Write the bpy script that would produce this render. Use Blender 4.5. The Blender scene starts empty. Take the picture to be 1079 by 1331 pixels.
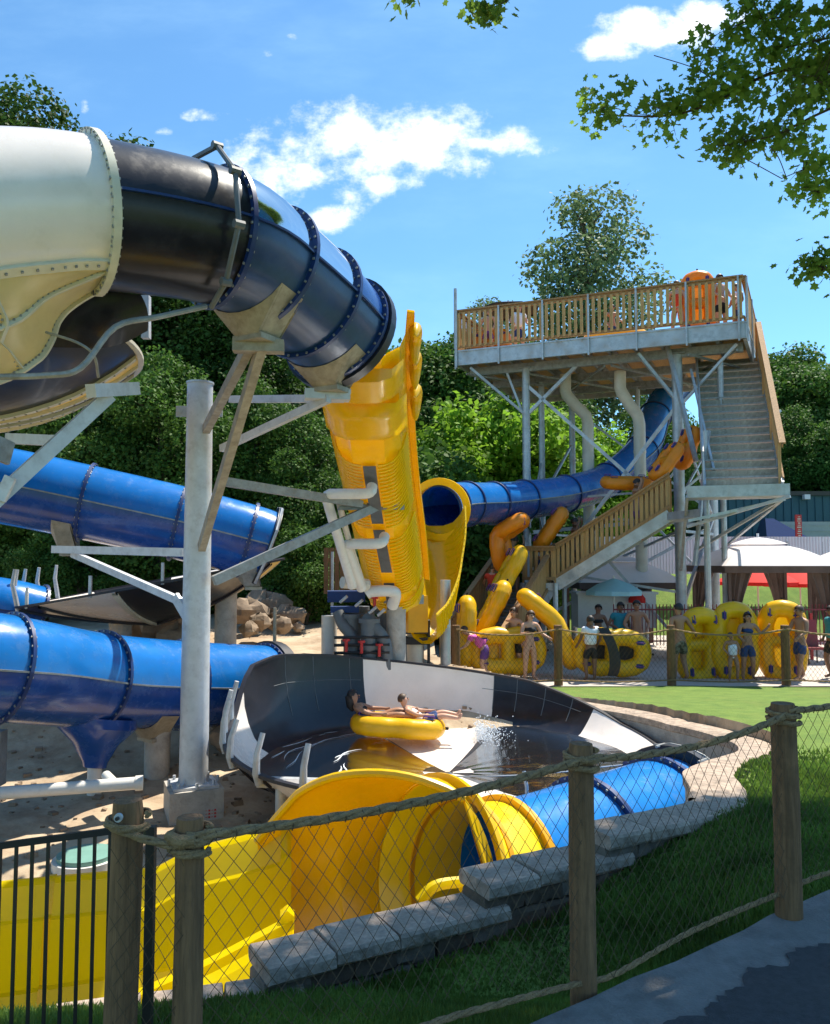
import bpy, math, random
import numpy as np
from mathutils import Vector, Matrix, Euler
random.seed(7)
R = math.radians
sc = bpy.context.scene
# ---------------------------------------------------------------- camera
FPX = 1050.0; PITCH = math.atan(64.5/FPX)
cam_d = bpy.data.cameras.new('camera'); cam = bpy.data.objects.new('camera', cam_d)
sc.collection.objects.link(cam)
cam_d.sensor_fit = 'VERTICAL'; cam_d.sensor_height = 24; cam_d.lens = FPX/1331*24
cam_d.clip_start = 0.05; cam_d.clip_end = 2000
cam.location = (0, 0, 0); cam.rotation_euler = (math.pi/2+PITCH, 0, 0)
sc.camera = cam
# ---------------------------------------------------------------- sun + exposure
SUN_AZ, SUN_EL = 42.0, 63.0
sv = Vector((math.sin(R(SUN_AZ))*math.cos(R(SUN_EL)), math.cos(R(SUN_AZ))*math.cos(R(SUN_EL)), math.sin(R(SUN_EL))))
sun_d = bpy.data.lights.new('sun', 'SUN'); sun_d.energy = 4.2; sun_d.angle = R(.55); sun_d.color = (1, .93, .80)
sun = bpy.data.objects.new('sun', sun_d); sc.collection.objects.link(sun)
sun.rotation_euler = sv.to_track_quat('Z', 'Y').to_euler()
sc.view_settings.view_transform = 'Standard'; sc.view_settings.look = 'None'
sc.view_settings.exposure = 0.98; sc.view_settings.gamma = 1; sc.view_settings.use_curve_mapping = False

def U(px, py, d):
    """pixel of the photograph + distance ahead -> point in the place"""
    rx = (px-539.5)/FPX; ru = (665.5-py)/FPX
    v = Vector((rx, math.cos(PITCH)-ru*math.sin(PITCH), math.sin(PITCH)+ru*math.cos(PITCH)))
    return v*(d/v.y)

# ---------------------------------------------------------------- world
W = bpy.data.worlds.new('World'); sc.world = W; W.use_nodes = True
nt = W.node_tree; nt.nodes.clear()
def N(t, **k):
    n = nt.nodes.new(t)
    for a, b in k.items(): setattr(n, a, b)
    return n
def Mx(op, a, b=None, c=None, clamp=False):
    n = nt.nodes.new('ShaderNodeMath'); n.operation = op; n.use_clamp = clamp
    for i, v in enumerate((a, b, c)):
        if v is None: continue
        if isinstance(v, (int, float)): n.inputs[i].default_value = v
        else: nt.links.new(v, n.inputs[i])
    return n.outputs[0]
sky = N('ShaderNodeTexSky', sky_type='NISHITA'); sky.sun_disc = False
sky.sun_elevation = R(SUN_EL); sky.sun_rotation = R(SUN_AZ)
sky.altitude = 300; sky.air_density = 1.0; sky.dust_density = 0.25; sky.ozone_density = 2.2
tc = N('ShaderNodeTexCoord'); sp = N('ShaderNodeSeparateXYZ'); nt.links.new(tc.outputs['Generated'], sp.inputs[0])
yy = Mx('MAXIMUM', sp.outputs[1], .02)
u = Mx('DIVIDE', sp.outputs[0], yy); v = Mx('DIVIDE', sp.outputs[2], yy)
cmb = N('ShaderNodeCombineXYZ'); nt.links.new(u, cmb.inputs[0]); nt.links.new(v, cmb.inputs[1])
def noise(scale, det, rough, sx=1, sy=1):
    mp = N('ShaderNodeMapping'); mp.inputs['Scale'].default_value = (sx, sy, 1)
    nt.links.new(cmb.outputs[0], mp.inputs[0])
    n = N('ShaderNodeTexNoise'); n.inputs['Scale'].default_value = scale; n.inputs['Detail'].default_value = det
    n.inputs['Roughness'].default_value = rough; nt.links.new(mp.outputs[0], n.inputs['Vector']); return n.outputs[0]
n1 = noise(9, 8, .62); n2 = noise(26, 6, .65, 1, 1.5)
blobs = [(375,214,96,56),(462,198,125,72),(555,184,98,60),(650,184,82,24),(425,283,40,22),(352,163,30,18),(505,235,60,26),
         (788,62,56,22),(850,42,90,34),(925,20,60,28),(268,150,30,9),(110,135,7,11),(214,170,13,7),(345,70,12,7),(380,48,9,6),(484,250,18,12)]
best = None
for (px, py, rx, ry) in blobs:
    c = U(px, py, 1.0); e = U(px+rx, py, 1.0); g = U(px, py-ry, 1.0)
    a_ = Mx('DIVIDE', Mx('SUBTRACT', u, c.x), e.x-c.x); b_ = Mx('DIVIDE', Mx('SUBTRACT', v, c.z), g.z-c.z)
    d2 = Mx('ADD', Mx('MULTIPLY', a_, a_), Mx('MULTIPLY', b_, b_))
    k = Mx('SUBTRACT', 1.0, d2)
    if rx < 32: k = Mx('MULTIPLY', k, .55)
    best = k if best is None else Mx('MAXIMUM', best, k)
best = Mx('MAXIMUM', best, -1.2)
dens = Mx('ADD', Mx('MULTIPLY', best, .75), Mx('MULTIPLY', Mx('SUBTRACT', n1, .52), 3.4))
dens = Mx('ADD', dens, Mx('MULTIPLY', Mx('SUBTRACT', n2, .5), 1.5))
cl = N('ShaderNodeMapRange', interpolation_type='SMOOTHSTEP'); nt.links.new(dens, cl.inputs[0])
cl.inputs[1].default_value = -.05; cl.inputs[2].default_value = 1.0
# thin high cirrus all over the sky
n3 = noise(2.1, 7, .6, 1, 2.6)
ci = N('ShaderNodeMapRange', interpolation_type='SMOOTHSTEP'); nt.links.new(n3, ci.inputs[0])
ci.inputs[1].default_value = .42; ci.inputs[2].default_value = .85; ci.inputs[4].default_value = .22
tint = N('ShaderNodeMix', data_type='RGBA', blend_type='MULTIPLY'); tint.inputs[0].default_value = 1
nt.links.new(sky.outputs[0], tint.inputs[6]); tint.inputs[7].default_value = (.62, .93, 1.03, 1)
m1 = N('ShaderNodeMix', data_type='RGBA'); nt.links.new(ci.outputs[0], m1.inputs[0]); nt.links.new(tint.outputs[2], m1.inputs[6]); m1.inputs[7].default_value = (4.2, 6.4, 7.6, 1)
m2 = N('ShaderNodeMix', data_type='RGBA'); nt.links.new(cl.outputs[0], m2.inputs[0]); nt.links.new(m1.outputs[2], m2.inputs[6]); m2.inputs[7].default_value = (7.2, 7.4, 7.6, 1)
bg = N('ShaderNodeBackground'); bg.inputs[1].default_value = .110; nt.links.new(m2.outputs[2], bg.inputs[0])
wo = N('ShaderNodeOutputWorld'); nt.links.new(bg.outputs[0], wo.inputs[0])

# ---------------------------------------------------------------- materials
def mat(name, col, rough=.5, metal=0, var=.12, vs=3.0, bump=0, bs=30.0, col2=None, stretch=(1,1,1), coat=0, spec=None, trans=0, dirt=None, c2lo=.4, c2hi=.6):
    m = bpy.data.materials.new(name); m.use_nodes = True; t = m.node_tree; p = t.nodes['Principled BSDF']
    p.inputs['Roughness'].default_value = rough; p.inputs['Metallic'].default_value = metal
    if coat: p.inputs['Coat Weight'].default_value = coat; p.inputs['Coat Roughness'].default_value = .08
    if spec is not None: p.inputs['Specular IOR Level'].default_value = spec
    co = t.nodes.new('ShaderNodeTexCoord'); mp = t.nodes.new('ShaderNodeMapping'); mp.inputs['Scale'].default_value = stretch
    t.links.new(co.outputs['Object'], mp.inputs[0])
    n = t.nodes.new('ShaderNodeTexNoise'); n.inputs['Scale'].default_value = vs; n.inputs['Detail'].default_value = 6; n.inputs['Roughness'].default_value = .65
    t.links.new(mp.outputs[0], n.inputs['Vector'])
    c = list(col)+[1]; r = t.nodes.new('ShaderNodeValToRGB')
    if col2 is None:
        a = [max(0, x*(1-var)) for x in col]+[1]; b = [min(1, x*(1+var)) for x in col]+[1]
        r.color_ramp.elements[0].position = .3; r.color_ramp.elements[1].position = .7
    else:
        a = c; b = list(col2)+[1]; r.color_ramp.elements[0].position = c2lo; r.color_ramp.elements[1].position = c2hi
    r.color_ramp.elements[0].color = a; r.color_ramp.elements[1].color = b
    t.links.new(n.outputs[0], r.inputs[0]); outc = r.outputs[0]
    if dirt:
        n4 = t.nodes.new('ShaderNodeTexNoise'); n4.inputs['Scale'].default_value = dirt[1]; n4.inputs['Detail'].default_value = 8
        n4.inputs['Roughness'].default_value = .7
        t.links.new(co.outputs['Object'], n4.inputs['Vector'])
        mr = t.nodes.new('ShaderNodeMapRange'); mr.inputs[1].default_value = .5; mr.inputs[2].default_value = .75; mr.inputs[4].default_value = dirt[2]
        t.links.new(n4.outputs[0], mr.inputs[0])
        mx = t.nodes.new('ShaderNodeMix'); mx.data_type = 'RGBA'; t.links.new(mr.outputs[0], mx.inputs[0]); t.links.new(outc, mx.inputs[6]); mx.inputs[7].default_value = list(dirt[0])+[1]
        outc = mx.outputs[2]
        ad = t.nodes.new('ShaderNodeMath'); ad.operation = 'MULTIPLY_ADD'; ad.inputs[1].default_value = .5; ad.inputs[2].default_value = rough; ad.use_clamp = True
        t.links.new(mr.outputs[0], ad.inputs[0]); t.links.new(ad.outputs[0], p.inputs['Roughness'])
    t.links.new(outc, p.inputs['Base Color'])
    if bump:
        nb = t.nodes.new('ShaderNodeTexNoise'); nb.inputs['Scale'].default_value = bs; nb.inputs['Detail'].default_value = 5
        t.links.new(mp.outputs[0], nb.inputs['Vector']); bp = t.nodes.new('ShaderNodeBump'); bp.inputs['Strength'].default_value = min(1, bump); bp.inputs['Distance'].default_value = .02
        t.links.new(nb.outputs[0], bp.inputs['Height']); t.links.new(bp.outputs[0], p.inputs['Normal'])
    if trans:
        tr = t.nodes.new('ShaderNodeBsdfTranslucent'); t.links.new(outc, tr.inputs[0]); ms = t.nodes.new('ShaderNodeMixShader'); ms.inputs[0].default_value = trans
        t.links.new(p.outputs[0], ms.inputs[1]); t.links.new(tr.outputs[0], ms.inputs[2]); t.links.new(ms.outputs[0], t.nodes['Material Output'].inputs[0])
    return m
M = {}
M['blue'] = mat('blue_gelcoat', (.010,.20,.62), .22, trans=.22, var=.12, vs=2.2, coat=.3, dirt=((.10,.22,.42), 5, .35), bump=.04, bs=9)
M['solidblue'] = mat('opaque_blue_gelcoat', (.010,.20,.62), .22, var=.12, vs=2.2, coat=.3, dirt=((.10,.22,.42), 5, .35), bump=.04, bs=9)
M['navy'] = mat('shaded_blue_gelcoat', (.010,.060,.27), .25, var=.22, vs=2.0, coat=.3, dirt=((.08,.13,.24), 4, .3), bump=.04, bs=9)  # the tubes' blue with the shade of their lower halves painted into the colour
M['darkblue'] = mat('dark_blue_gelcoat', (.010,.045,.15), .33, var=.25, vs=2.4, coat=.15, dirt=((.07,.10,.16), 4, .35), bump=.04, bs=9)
M['blackgel'] = mat('black_gelcoat', (.011,.011,.017), .30, var=.3, vs=2.2, coat=.12, dirt=((.055,.055,.065), 4, .3), spec=.35, bump=.05, bs=8)
M['flange'] = mat('dark_blue_flange', (.008,.03,.13), .4, var=.25, vs=6)
M['blackflange'] = mat('black_flange', (.012,.012,.02), .45, var=.3, vs=6)
M['white'] = mat('white_gelcoat', (.90,.81,.74), .25, var=.05, vs=2, coat=.3, dirt=((.52,.47,.38), 3.5, .35), trans=.10)
M['cream'] = mat('warm_lit_translucent_gelcoat', (.80,.62,.27), .3, var=.06, vs=1.6, dirt=((.60,.44,.18), 4, .35), trans=.38)  # white gelcoat with warm bounced and transmitted light painted into the colour
M['creamrib'] = mat('pale_flange', (.62,.58,.46), .45, var=.12, vs=5)
M['yellow'] = mat('yellow_gelcoat', (.91,.60,.004), .25, var=.05, vs=2.5, coat=.25, trans=.28, dirt=((.70,.44,.01), 5, .4), bump=.04, bs=8)
M['lemon'] = mat('lemon_gelcoat', (.95,.77,.002), .28, var=.04, vs=2, coat=.2, trans=.55, dirt=((.75,.60,.02), 4, .4), bump=.03, bs=7)
M['solidyellow'] = mat('opaque_yellow_gelcoat', (.92,.68,.003), .28, var=.05, vs=2.5, coat=.25, dirt=((.70,.50,.01), 5, .4), bump=.04, bs=8)
M['orange'] = mat('amber_flange', (.80,.40,.004), .4, var=.08, trans=.1)
M['vinyl'] = mat('yellow_vinyl', (.92,.53,.006), .33, var=.07, vs=5, trans=.22, bump=.12, bs=14)
M['vinyl2'] = mat('orange_vinyl', (.92,.30,.010), .35, var=.07, vs=5, trans=.25, bump=.12, bs=14)
M['galv'] = mat('galvanised_steel', (.47,.49,.51), .48, metal=.5, var=.25, vs=7, dirt=((.27,.23,.19), 3.5, .75))
M['galvd'] = mat('weathered_steel', (.30,.31,.31), .55, metal=.4, var=.25, vs=7, dirt=((.20,.16,.12), 9, .5))
M['tansteel'] = mat('stained_steel_bracket', (.36,.32,.25), .6, metal=.3, var=.25, vs=6, dirt=((.2,.15,.1), 10, .5))
M['paintsteel'] = mat('pale_grey_painted_steel', (.55,.57,.60), .5, metal=.2, var=.12, vs=5, dirt=((.33,.33,.34), 6, .6), bump=.08, bs=20)
M['conc'] = mat('concrete', (.42,.39,.35), .9, var=.2, vs=4, bump=.5, bs=30, dirt=((.22,.19,.16), 5, .6))
M['concl'] = mat('pale_precast_stone', (.42,.325,.25), .9, var=.38, vs=7, bump=1, bs=24, dirt=((.16,.13,.11), 11, .9))
M['stone'] = mat('brown_wall_stone', (.13,.09,.06), .95, var=.4, vs=6, bump=.9, bs=14)
M['stone2'] = mat('grey_wall_stone', (.20,.16,.12), .95, var=.35, vs=6, bump=.9, bs=14)
M['rock'] = mat('boulder', (.27,.20,.14), .95, var=.4, vs=3, bump=1, bs=6)
M['dirt'] = mat('sandy_soil', (.36,.26,.17), .97, col2=(.50,.40,.28), vs=1.1, bump=1, bs=9, dirt=((.20,.13,.08), 2.3, .75))
M['mulch'] = mat('dark_hillside_soil', (.05,.06,.025), .97, var=.4, vs=1.2, bump=1, bs=4)
M['lawn'] = mat('lawn_turf', (.085,.155,.018), .95, col2=(.165,.245,.035), vs=3.2, c2lo=.3, c2hi=.72, bump=1, bs=60, dirt=((.24,.22,.08), .9, .45))
M['grass'] = mat('grass_blade', (.125,.205,.03), .7, var=.55, vs=1.3, trans=.4)
M['asphalt'] = mat('asphalt', (.045,.047,.052), .9, var=.3, vs=30, bump=.5, bs=160, dirt=((.11,.10,.09), 1.6, .6))
M['kerbc'] = mat('pale_path_edge', (.19,.185,.175), .9, var=.2, vs=9, bump=.6, bs=80, dirt=((.08,.075,.07), 4, .7))
M['patio'] = mat('patio_concrete', (.50,.44,.39), .9, var=.12, vs=.9, dirt=((.32,.27,.23), 2, .5))
M['wood'] = mat('honey_stained_wood', (.34,.19,.08), .75, var=.3, vs=4, stretch=(5,5,.6), bump=.4, bs=10, trans=.0)
M['woodl'] = mat('golden_picket_wood', (.50,.29,.11), .75, var=.25, vs=4, stretch=(5,5,.6), bump=.4, bs=10)
M['woodg'] = mat('weathered_post_wood', (.21,.11,.048), .85, var=.4, vs=5, stretch=(9,9,.7), bump=.8, bs=9, dirt=((.09,.06,.035), 6, .6))
M['rope'] = mat('hemp_rope', (.30,.19,.09), .95, var=.3, vs=30, bump=.8, bs=120)
M['net'] = mat('brown_net_cord', (.095,.06,.03), .9, var=.25, vs=12)
M['iron'] = mat('black_painted_iron', (.02,.017,.014), .45, var=.3, vs=10)
M['pvc'] = mat('white_pvc', (.72,.70,.66), .35, var=.06, vs=3, dirt=((.45,.42,.37), 6, .5))
M['pvcb'] = mat('beige_pvc', (.62,.57,.48), .4, var=.08, vs=3, dirt=((.42,.38,.31), 4, .5))
M['greypipe'] = mat('grey_pipe', (.11,.12,.13), .5, var=.2, vs=5, dirt=((.2,.2,.2), 6, .4))
M['rubber'] = mat('black_rubber', (.018,.018,.02), .6, var=.2)
M['red'] = mat('red_paint', (.50,.02,.02), .45, var=.12)
M['maroon'] = mat('maroon_paint', (.20,.02,.03), .5, var=.15)
M['teal'] = mat('teal_cladding', (.012,.075,.11), .6, var=.12, vs=1)
M['garage'] = mat('grey_roller_shutter', (.34,.36,.36), .6, var=.08)
M['whitefence'] = mat('white_metal_fence', (.62,.64,.70), .6, var=.07, vs=1)
M['canvas'] = mat('white_canvas', (.82,.78,.78), .85, var=.03, trans=.25)
M['brownfab'] = mat('brown_curtain', (.13,.085,.07), .9, var=.2, trans=.1)
M['umbred'] = mat('red_canvas', (.75,.03,.02), .8, var=.06, trans=.35)
M['umbblue'] = mat('aqua_canvas', (.42,.74,.82), .8, var=.06, trans=.35)
M['umbdark'] = mat('charcoal_canvas', (.03,.03,.04), .8, var=.1)
M['skinA'] = mat('light_skin', (.60,.33,.22), .5, var=.06, trans=.06); M['skinB'] = mat('tanned_skin', (.38,.19,.11), .5, var=.07); M['skinC'] = mat('brown_skin', (.20,.10,.06), .5, var=.08)
M['hair'] = mat('dark_hair', (.018,.012,.009), .55, var=.3, vs=30); M['hairb'] = mat('brown_hair', (.07,.038,.02), .55, var=.3, vs=30)
for k, c in dict(cnavy=(.02,.05,.16), cblack=(.012,.012,.015), cwhite=(.74,.76,.82), cpink=(.70,.12,.42), cred=(.75,.06,.02), cgreen=(.08,.55,.10), cpurple=(.14,.05,.25), cteal=(.02,.20,.25)).items():
    M[k] = mat('cloth_'+k[1:], c, .85, var=.12, vs=14)
M['camo'] = mat('patterned_cloth', (.05,.05,.03), .9, col2=(.22,.20,.13), vs=16, c2lo=.47, c2hi=.53)
M['bark'] = mat('bark', (.10,.075,.05), .95, var=.35, vs=6, stretch=(4,4,.8), bump=1, bs=10)
def leafm(n, c, t=.35): return mat(n, c, .62, var=.55, vs=.9, trans=t, spec=.22)
M['leafD'] = leafm('dark_foliage', (.045,.098,.016)); M['leafM'] = leafm('mid_green_foliage', (.072,.150,.024)); M['leafL'] = leafm('lime_foliage', (.20,.36,.03), .5)
M['leafN'] = leafm('maple_foliage', (.19,.31,.045), .6); M['leafG'] = leafm('grey_green_foliage', (.15,.22,.09), .35)
M['manhole'] = mat('green_cover', (.16,.32,.27), .5, var=.12, vs=6)
def clear(name, tint, f):
    m = bpy.data.materials.new(name); m.use_nodes = True; t = m.node_tree; t.nodes.clear()
    o = t.nodes.new('ShaderNodeOutputMaterial'); a = t.nodes.new('ShaderNodeBsdfTransparent'); a.inputs[0].default_value = (*tint, 1)
    g = t.nodes.new('ShaderNodeBsdfGlossy'); g.inputs[1].default_value = .08; fr = t.nodes.new('ShaderNodeFresnel'); fr.inputs[0].default_value = 1.3
    dn = t.nodes.new('ShaderNodeBsdfDiffuse'); dn.inputs[0].default_value = (.05,.3,.7,1)
    m0 = t.nodes.new('ShaderNodeMixShader'); m0.inputs[0].default_value = f; t.links.new(a.outputs[0], m0.inputs[1]); t.links.new(dn.outputs[0], m0.inputs[2])
    m1 = t.nodes.new('ShaderNodeMixShader'); t.links.new(fr.outputs[0], m1.inputs[0]); t.links.new(m0.outputs[0], m1.inputs[1]); t.links.new(g.outputs[0], m1.inputs[2])
    t.links.new(m1.outputs[0], o.inputs[0]); return m
M['clearblue'] = clear('clear_blue_acrylic', (.55,.82,1.0), .18); M['clear'] = clear('clear_acrylic', (.90,.96,1.0), .03)
def waterm():
    m = clear('water_film', (.82,.88,.92), .0); t = m.node_tree
    for q in t.nodes:
        if q.type == 'BSDF_GLOSSY': q.inputs[1].default_value = .13
    co = t.nodes.new('ShaderNodeTexCoord'); n = t.nodes.new('ShaderNodeTexNoise'); n.inputs['Scale'].default_value = 7; n.inputs['Detail'].default_value = 4; b = t.nodes.new('ShaderNodeBump'); b.inputs['Distance'].default_value = .03; b.inputs['Strength'].default_value = .15
    t.links.new(co.outputs['Object'], n.inputs['Vector']); t.links.new(n.outputs[0], b.inputs['Height'])
    for q in t.nodes:
        if q.type in ('BSDF_GLOSSY','FRESNEL'): t.links.new(b.outputs[0], q.inputs['Normal'])
    return m
M['water'] = waterm()
M['foam'] = mat('water_foam', (.75,.80,.85), .6, var=.1, vs=20, bump=.5)

# ---------------------------------------------------------------- mesh helpers
ORG = {}
col = sc.collection
def empty(name, loc, label=None, cat=None, group=None):
    o = bpy.data.objects.new(name, None); o.location = loc; o.empty_display_size = .2; col.objects.link(o)
    ORG[o.name] = Vector(loc); tag(o, label, cat, group); return o
def tag(o, label=None, cat=None, group=None, kind=None):
    if label: o['label'] = label
    if cat: o['category'] = cat
    if group: o['group'] = group
    if kind: o['kind'] = kind
    return o
Z = Vector((0,0,1))
def basis(t, up=Z):
    t = t.normalized(); n = t.cross(up)
    if n.length < 1e-4: n = t.cross(Vector((0,1,0)))
    n.normalize(); return n, n.cross(t).normalized(), t
class MB:
    def __init__(s): s.v = []; s.f = []; s.m = []
    def add(s, vs, fs, m=0):
        b = len(s.v); s.v += [tuple(x) for x in vs]; s.f += [tuple(b+i for i in f) for f in fs]; s.m += [m]*len(fs); return s
    def hexa(s, p, m=0):
        return s.add(p, [(0,3,2,1),(4,5,6,7),(0,1,5,4),(1,2,6,5),(2,3,7,6),(3,0,4,7)], m)
    def box(s, c, sz, rz=0, m=0, rx=0, ry=0):
        E = Euler((rx, ry, rz)).to_matrix(); c = Vector(c); x, y, z = sz[0]/2, sz[1]/2, sz[2]/2
        P = [(-x,-y,-z),(x,-y,-z),(x,y,-z),(-x,y,-z),(-x,-y,z),(x,-y,z),(x,y,z),(-x,y,z)]
        return s.hexa([c+E@Vector(q) for q in P], m)
    def beam(s, a, b, w, h, m=0, up=Z):
        a = Vector(a); b = Vector(b); n, u_, t = basis(b-a, up)
        P = [a-n*w/2-u_*h/2, a+n*w/2-u_*h/2, b+n*w/2-u_*h/2, b-n*w/2-u_*h/2, a-n*w/2+u_*h/2, a+n*w/2+u_*h/2, b+n*w/2+u_*h/2, b-n*w/2+u_*h/2]
        return s.hexa(P, m)
    def cyl(s, a, b, r0, r1=None, n=12, m=0, caps=True):
        return s.sweep([a, b], [r0, r0 if r1 is None else r1], n, caps, m)
    def sweep(s, pts, r, n=10, caps=True, m=0, close=False):
        pts = [Vector(p) for p in pts]; k = len(pts); base = len(s.v)
        up = Z
        for i, p in enumerate(pts):
            if close: t = pts[(i+1)%k]-pts[i-1]
            else: t = pts[min(i+1,k-1)]-pts[max(i-1,0)]
            tt = t.normalized()
            if abs(tt.dot(up)) > .98 and i == 0: up = Vector((0,1,0))
            nn = tt.cross(up)
            if nn.length < .05: nn = tt.cross(Vector((.3,1,0)))
            nn.normalize(); uu = nn.cross(tt).normalized()
            rr = r[i] if isinstance(r, (list, tuple)) else r
            for j in range(n):
                a = 2*math.pi*j/n; s.v.append(tuple(p+nn*math.cos(a)*rr+uu*math.sin(a)*rr))
            if not close or True: up = uu if len(pts) > 2 else up
        rng = k if close else k-1
        for i in range(rng):
            for j in range(n):
                a = base+i*n+j; b = base+i*n+(j+1)%n; i2 = (i+1)%k; c = base+i2*n+(j+1)%n; d = base+i2*n+j
                s.f.append((a,b,c,d)); s.m.append(m)
        if caps and not close:
            s.f.append(tuple(base+j for j in range(n))[::-1]); s.m.append(m); s.f.append(tuple(base+(k-1)*n+j for j in range(n))); s.m.append(m)
        return s
    def grid(s, rows, m=0, closeu=False):
        base = len(s.v); k = len(rows); n = len(rows[0])
        for r in rows: s.v += [tuple(p) for p in r]
        for i in range(k-1):
            for j in range(n if closeu else n-1):
                j2 = (j+1)%n; s.f.append((base+i*n+j, base+i*n+j2, base+(i+1)*n+j2, base+(i+1)*n+j)); s.m.append(m)
        return s
    def build(s, name, mats, parent=None, smooth=35):
        me = bpy.data.meshes.new(name); o0 = ORG[parent.name] if parent is not None else Vector((0,0,0))
        me.from_pydata([(x-o0.x, y-o0.y, z-o0.z) for x, y, z in s.v], [], s.f)
        if not isinstance(mats, (list, tuple)): mats = [mats]
        for m in mats: me.materials.append(m)
        if len(mats) > 1: me.polygons.foreach_set('material_index', s.m)
        me.update()
        if smooth: me.shade_smooth(); me.set_sharp_from_angle(angle=R(smooth))
        o = bpy.data.objects.new(name, me); col.objects.link(o)
        ORG[o.name] = o0
        if parent is not None: o.parent = parent
        return o
    def thing(s, name, mats, label, cat, group=None, smooth=35, kind=None):
        """a thing that is one mesh: origin moved to its own base"""
        xs = [p[0] for p in s.v]; ys = [p[1] for p in s.v]; zs = [p[2] for p in s.v]
        c = Vector(((min(xs)+max(xs))/2, (min(ys)+max(ys))/2, min(zs)))
        s.v = [(x-c.x, y-c.y, z-c.z) for x, y, z in s.v]
        o = s.build(name, mats, None, smooth); o.location = c; ORG[o.name] = c; tag(o, label, cat, group, kind); return o
def inst(name, me, parent, loc, rot=(0,0,0), scale=(1,1,1)):
    """a piece that shares mesh data; loc in the place"""
    o = bpy.data.objects.new(name, me); col.objects.link(o)
    if parent is not None: o.parent = parent; o.location = Vector(loc)-ORG[parent.name]
    else: o.location = loc
    o.rotation_euler = rot; o.scale = scale; return o
def mesh_of(mb, name, mats, smooth=35):
    o = mb.build(name, mats, None, smooth); me = o.data; bpy.data.objects.remove(o); return me
def copy_tree(o, parent=None):
    c = o.copy(); col.objects.link(c)
    if parent is not None: c.parent = parent
    for ch in o.children: copy_tree(ch, c)
    return c
def smooth_path(P, n=8):
    P = [Vector(p) for p in P]; Q = [2*P[0]-P[1]]+P+[2*P[-1]-P[-2]]; out = []
    for i in range(1, len(Q)-2):
        for k in range(n):
            t = k/n; a, b, c, d = Q[i-1], Q[i], Q[i+1], Q[i+2]
            out.append(.5*((2*b)+(c-a)*t+(2*a-5*b+4*c-d)*t*t+(3*b-a-3*c+d)*t**3))
    out.append(P[-1]); return out
def frames(path):
    fr = []
    for i, p in enumerate(path):
        t = (path[min(i+1,len(path)-1)]-path[max(i-1,0)]).normalized(); n, u_, t = basis(t); fr.append((p, n, u_, t))
    return fr
def arc_shell(mb, fr, r, a0, a1, th=.02, seg=16, m=0):
    """curved shell; angle 0 = right of travel, 90 = up; r, a0, a1 may be lists"""
    g = lambda q, i: q[i] if isinstance(q, (list, tuple)) else q
    outer = []; inner = []
    for i, (p, n, u_, t) in enumerate(fr):
        ro = g(r, i); A0 = R(g(a0, i)); A1 = R(g(a1, i)); ra = []; rb = []
        for k in range(seg+1):
            a = A0+(A1-A0)*k/seg; d = n*math.cos(a)+u_*math.sin(a); ra.append(p+d*ro); rb.append(p+d*(ro-th))
        outer.append(ra); inner.append(rb)
    loop = [a+b[::-1]+[a[0]] for a, b in zip(outer, inner)]
    mb.grid(loop, m)
    for e in (0, -1):
        a, b = outer[e], inner[e]; base = len(mb.v); mb.v += [tuple(q) for q in a]+[tuple(q) for q in b]; L = len(a)
        for k in range(L-1): mb.f.append((base+k, base+k+1, base+L+k+1, base+L+k)); mb.m.append(m)
    return mb
def ring_flange(mb, f, r, w=.06, th=.05, a0=0, a1=360, seg=40, m=0):
    p, n, u_, t = f; rows = []
    for k in range(seg+1):
        a = R(a0+(a1-a0)*k/seg); d = n*math.cos(a)+u_*math.sin(a)
        rows.append([p+d*(r-.005)-t*th/2, p+d*(r+w)-t*th/2, p+d*(r+w)+t*th/2, p+d*(r-.005)+t*th/2, p+d*(r-.005)-t*th/2])
    mb.grid(rows, m); return mb
def ring_bolts(mb, f, r, off, n=30, a0=0, a1=360, s=.012, m=0):
    p, nn, u_, t = f
    for k in range(n):
        a = R(a0+(a1-a0)*(k+.5)/n); d = nn*math.cos(a)+u_*math.sin(a); c = p+d*r
        for sg in (-1, 1): mb.beam(c+t*sg*off, c+t*sg*(off+.014), s*2, s*2, m, up=d)
def slide_tube(root, ctrl, r, cuts, mats, fl, seam=None, per=6, bolts=True, seg=18, lastfl=True, flw=.055):
    """ctrl: control points; cuts: indices of control points with a flange; mats: (upper, lower) per section"""
    path = smooth_path(ctrl, per); fr = frames(path); idx = [c*per for c in cuts]
    for k in range(len(idx)-1):
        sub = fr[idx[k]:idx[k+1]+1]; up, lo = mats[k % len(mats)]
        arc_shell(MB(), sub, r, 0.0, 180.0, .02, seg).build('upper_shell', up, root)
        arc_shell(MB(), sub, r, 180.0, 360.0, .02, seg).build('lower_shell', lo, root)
        for sg in (1, -1):
            sm = MB(); rows = [[p+n*sg*(r-.012)+u_*.012, p+n*sg*(r+.035)+u_*.012, p+n*sg*(r+.035)-u_*.012, p+n*sg*(r-.012)-u_*.012, p+n*sg*(r-.012)+u_*.012] for p, n, u_, t in sub]
            sm.grid(rows); sm.build('seam_flange', seam or fl, root)
    for k, i in enumerate(idx):
        if not lastfl and k in (0, len(idx)-1): continue
        ring_flange(MB(), fr[i], r, flw, .05).build('ring_flange', fl, root)
        if bolts:
            b = MB(); ring_bolts(b, fr[i], r+flw*.55, .026, 34); o = b.build('bolts', M['galvd'], root, 0); o['kind'] = 'stuff'
    return fr
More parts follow.
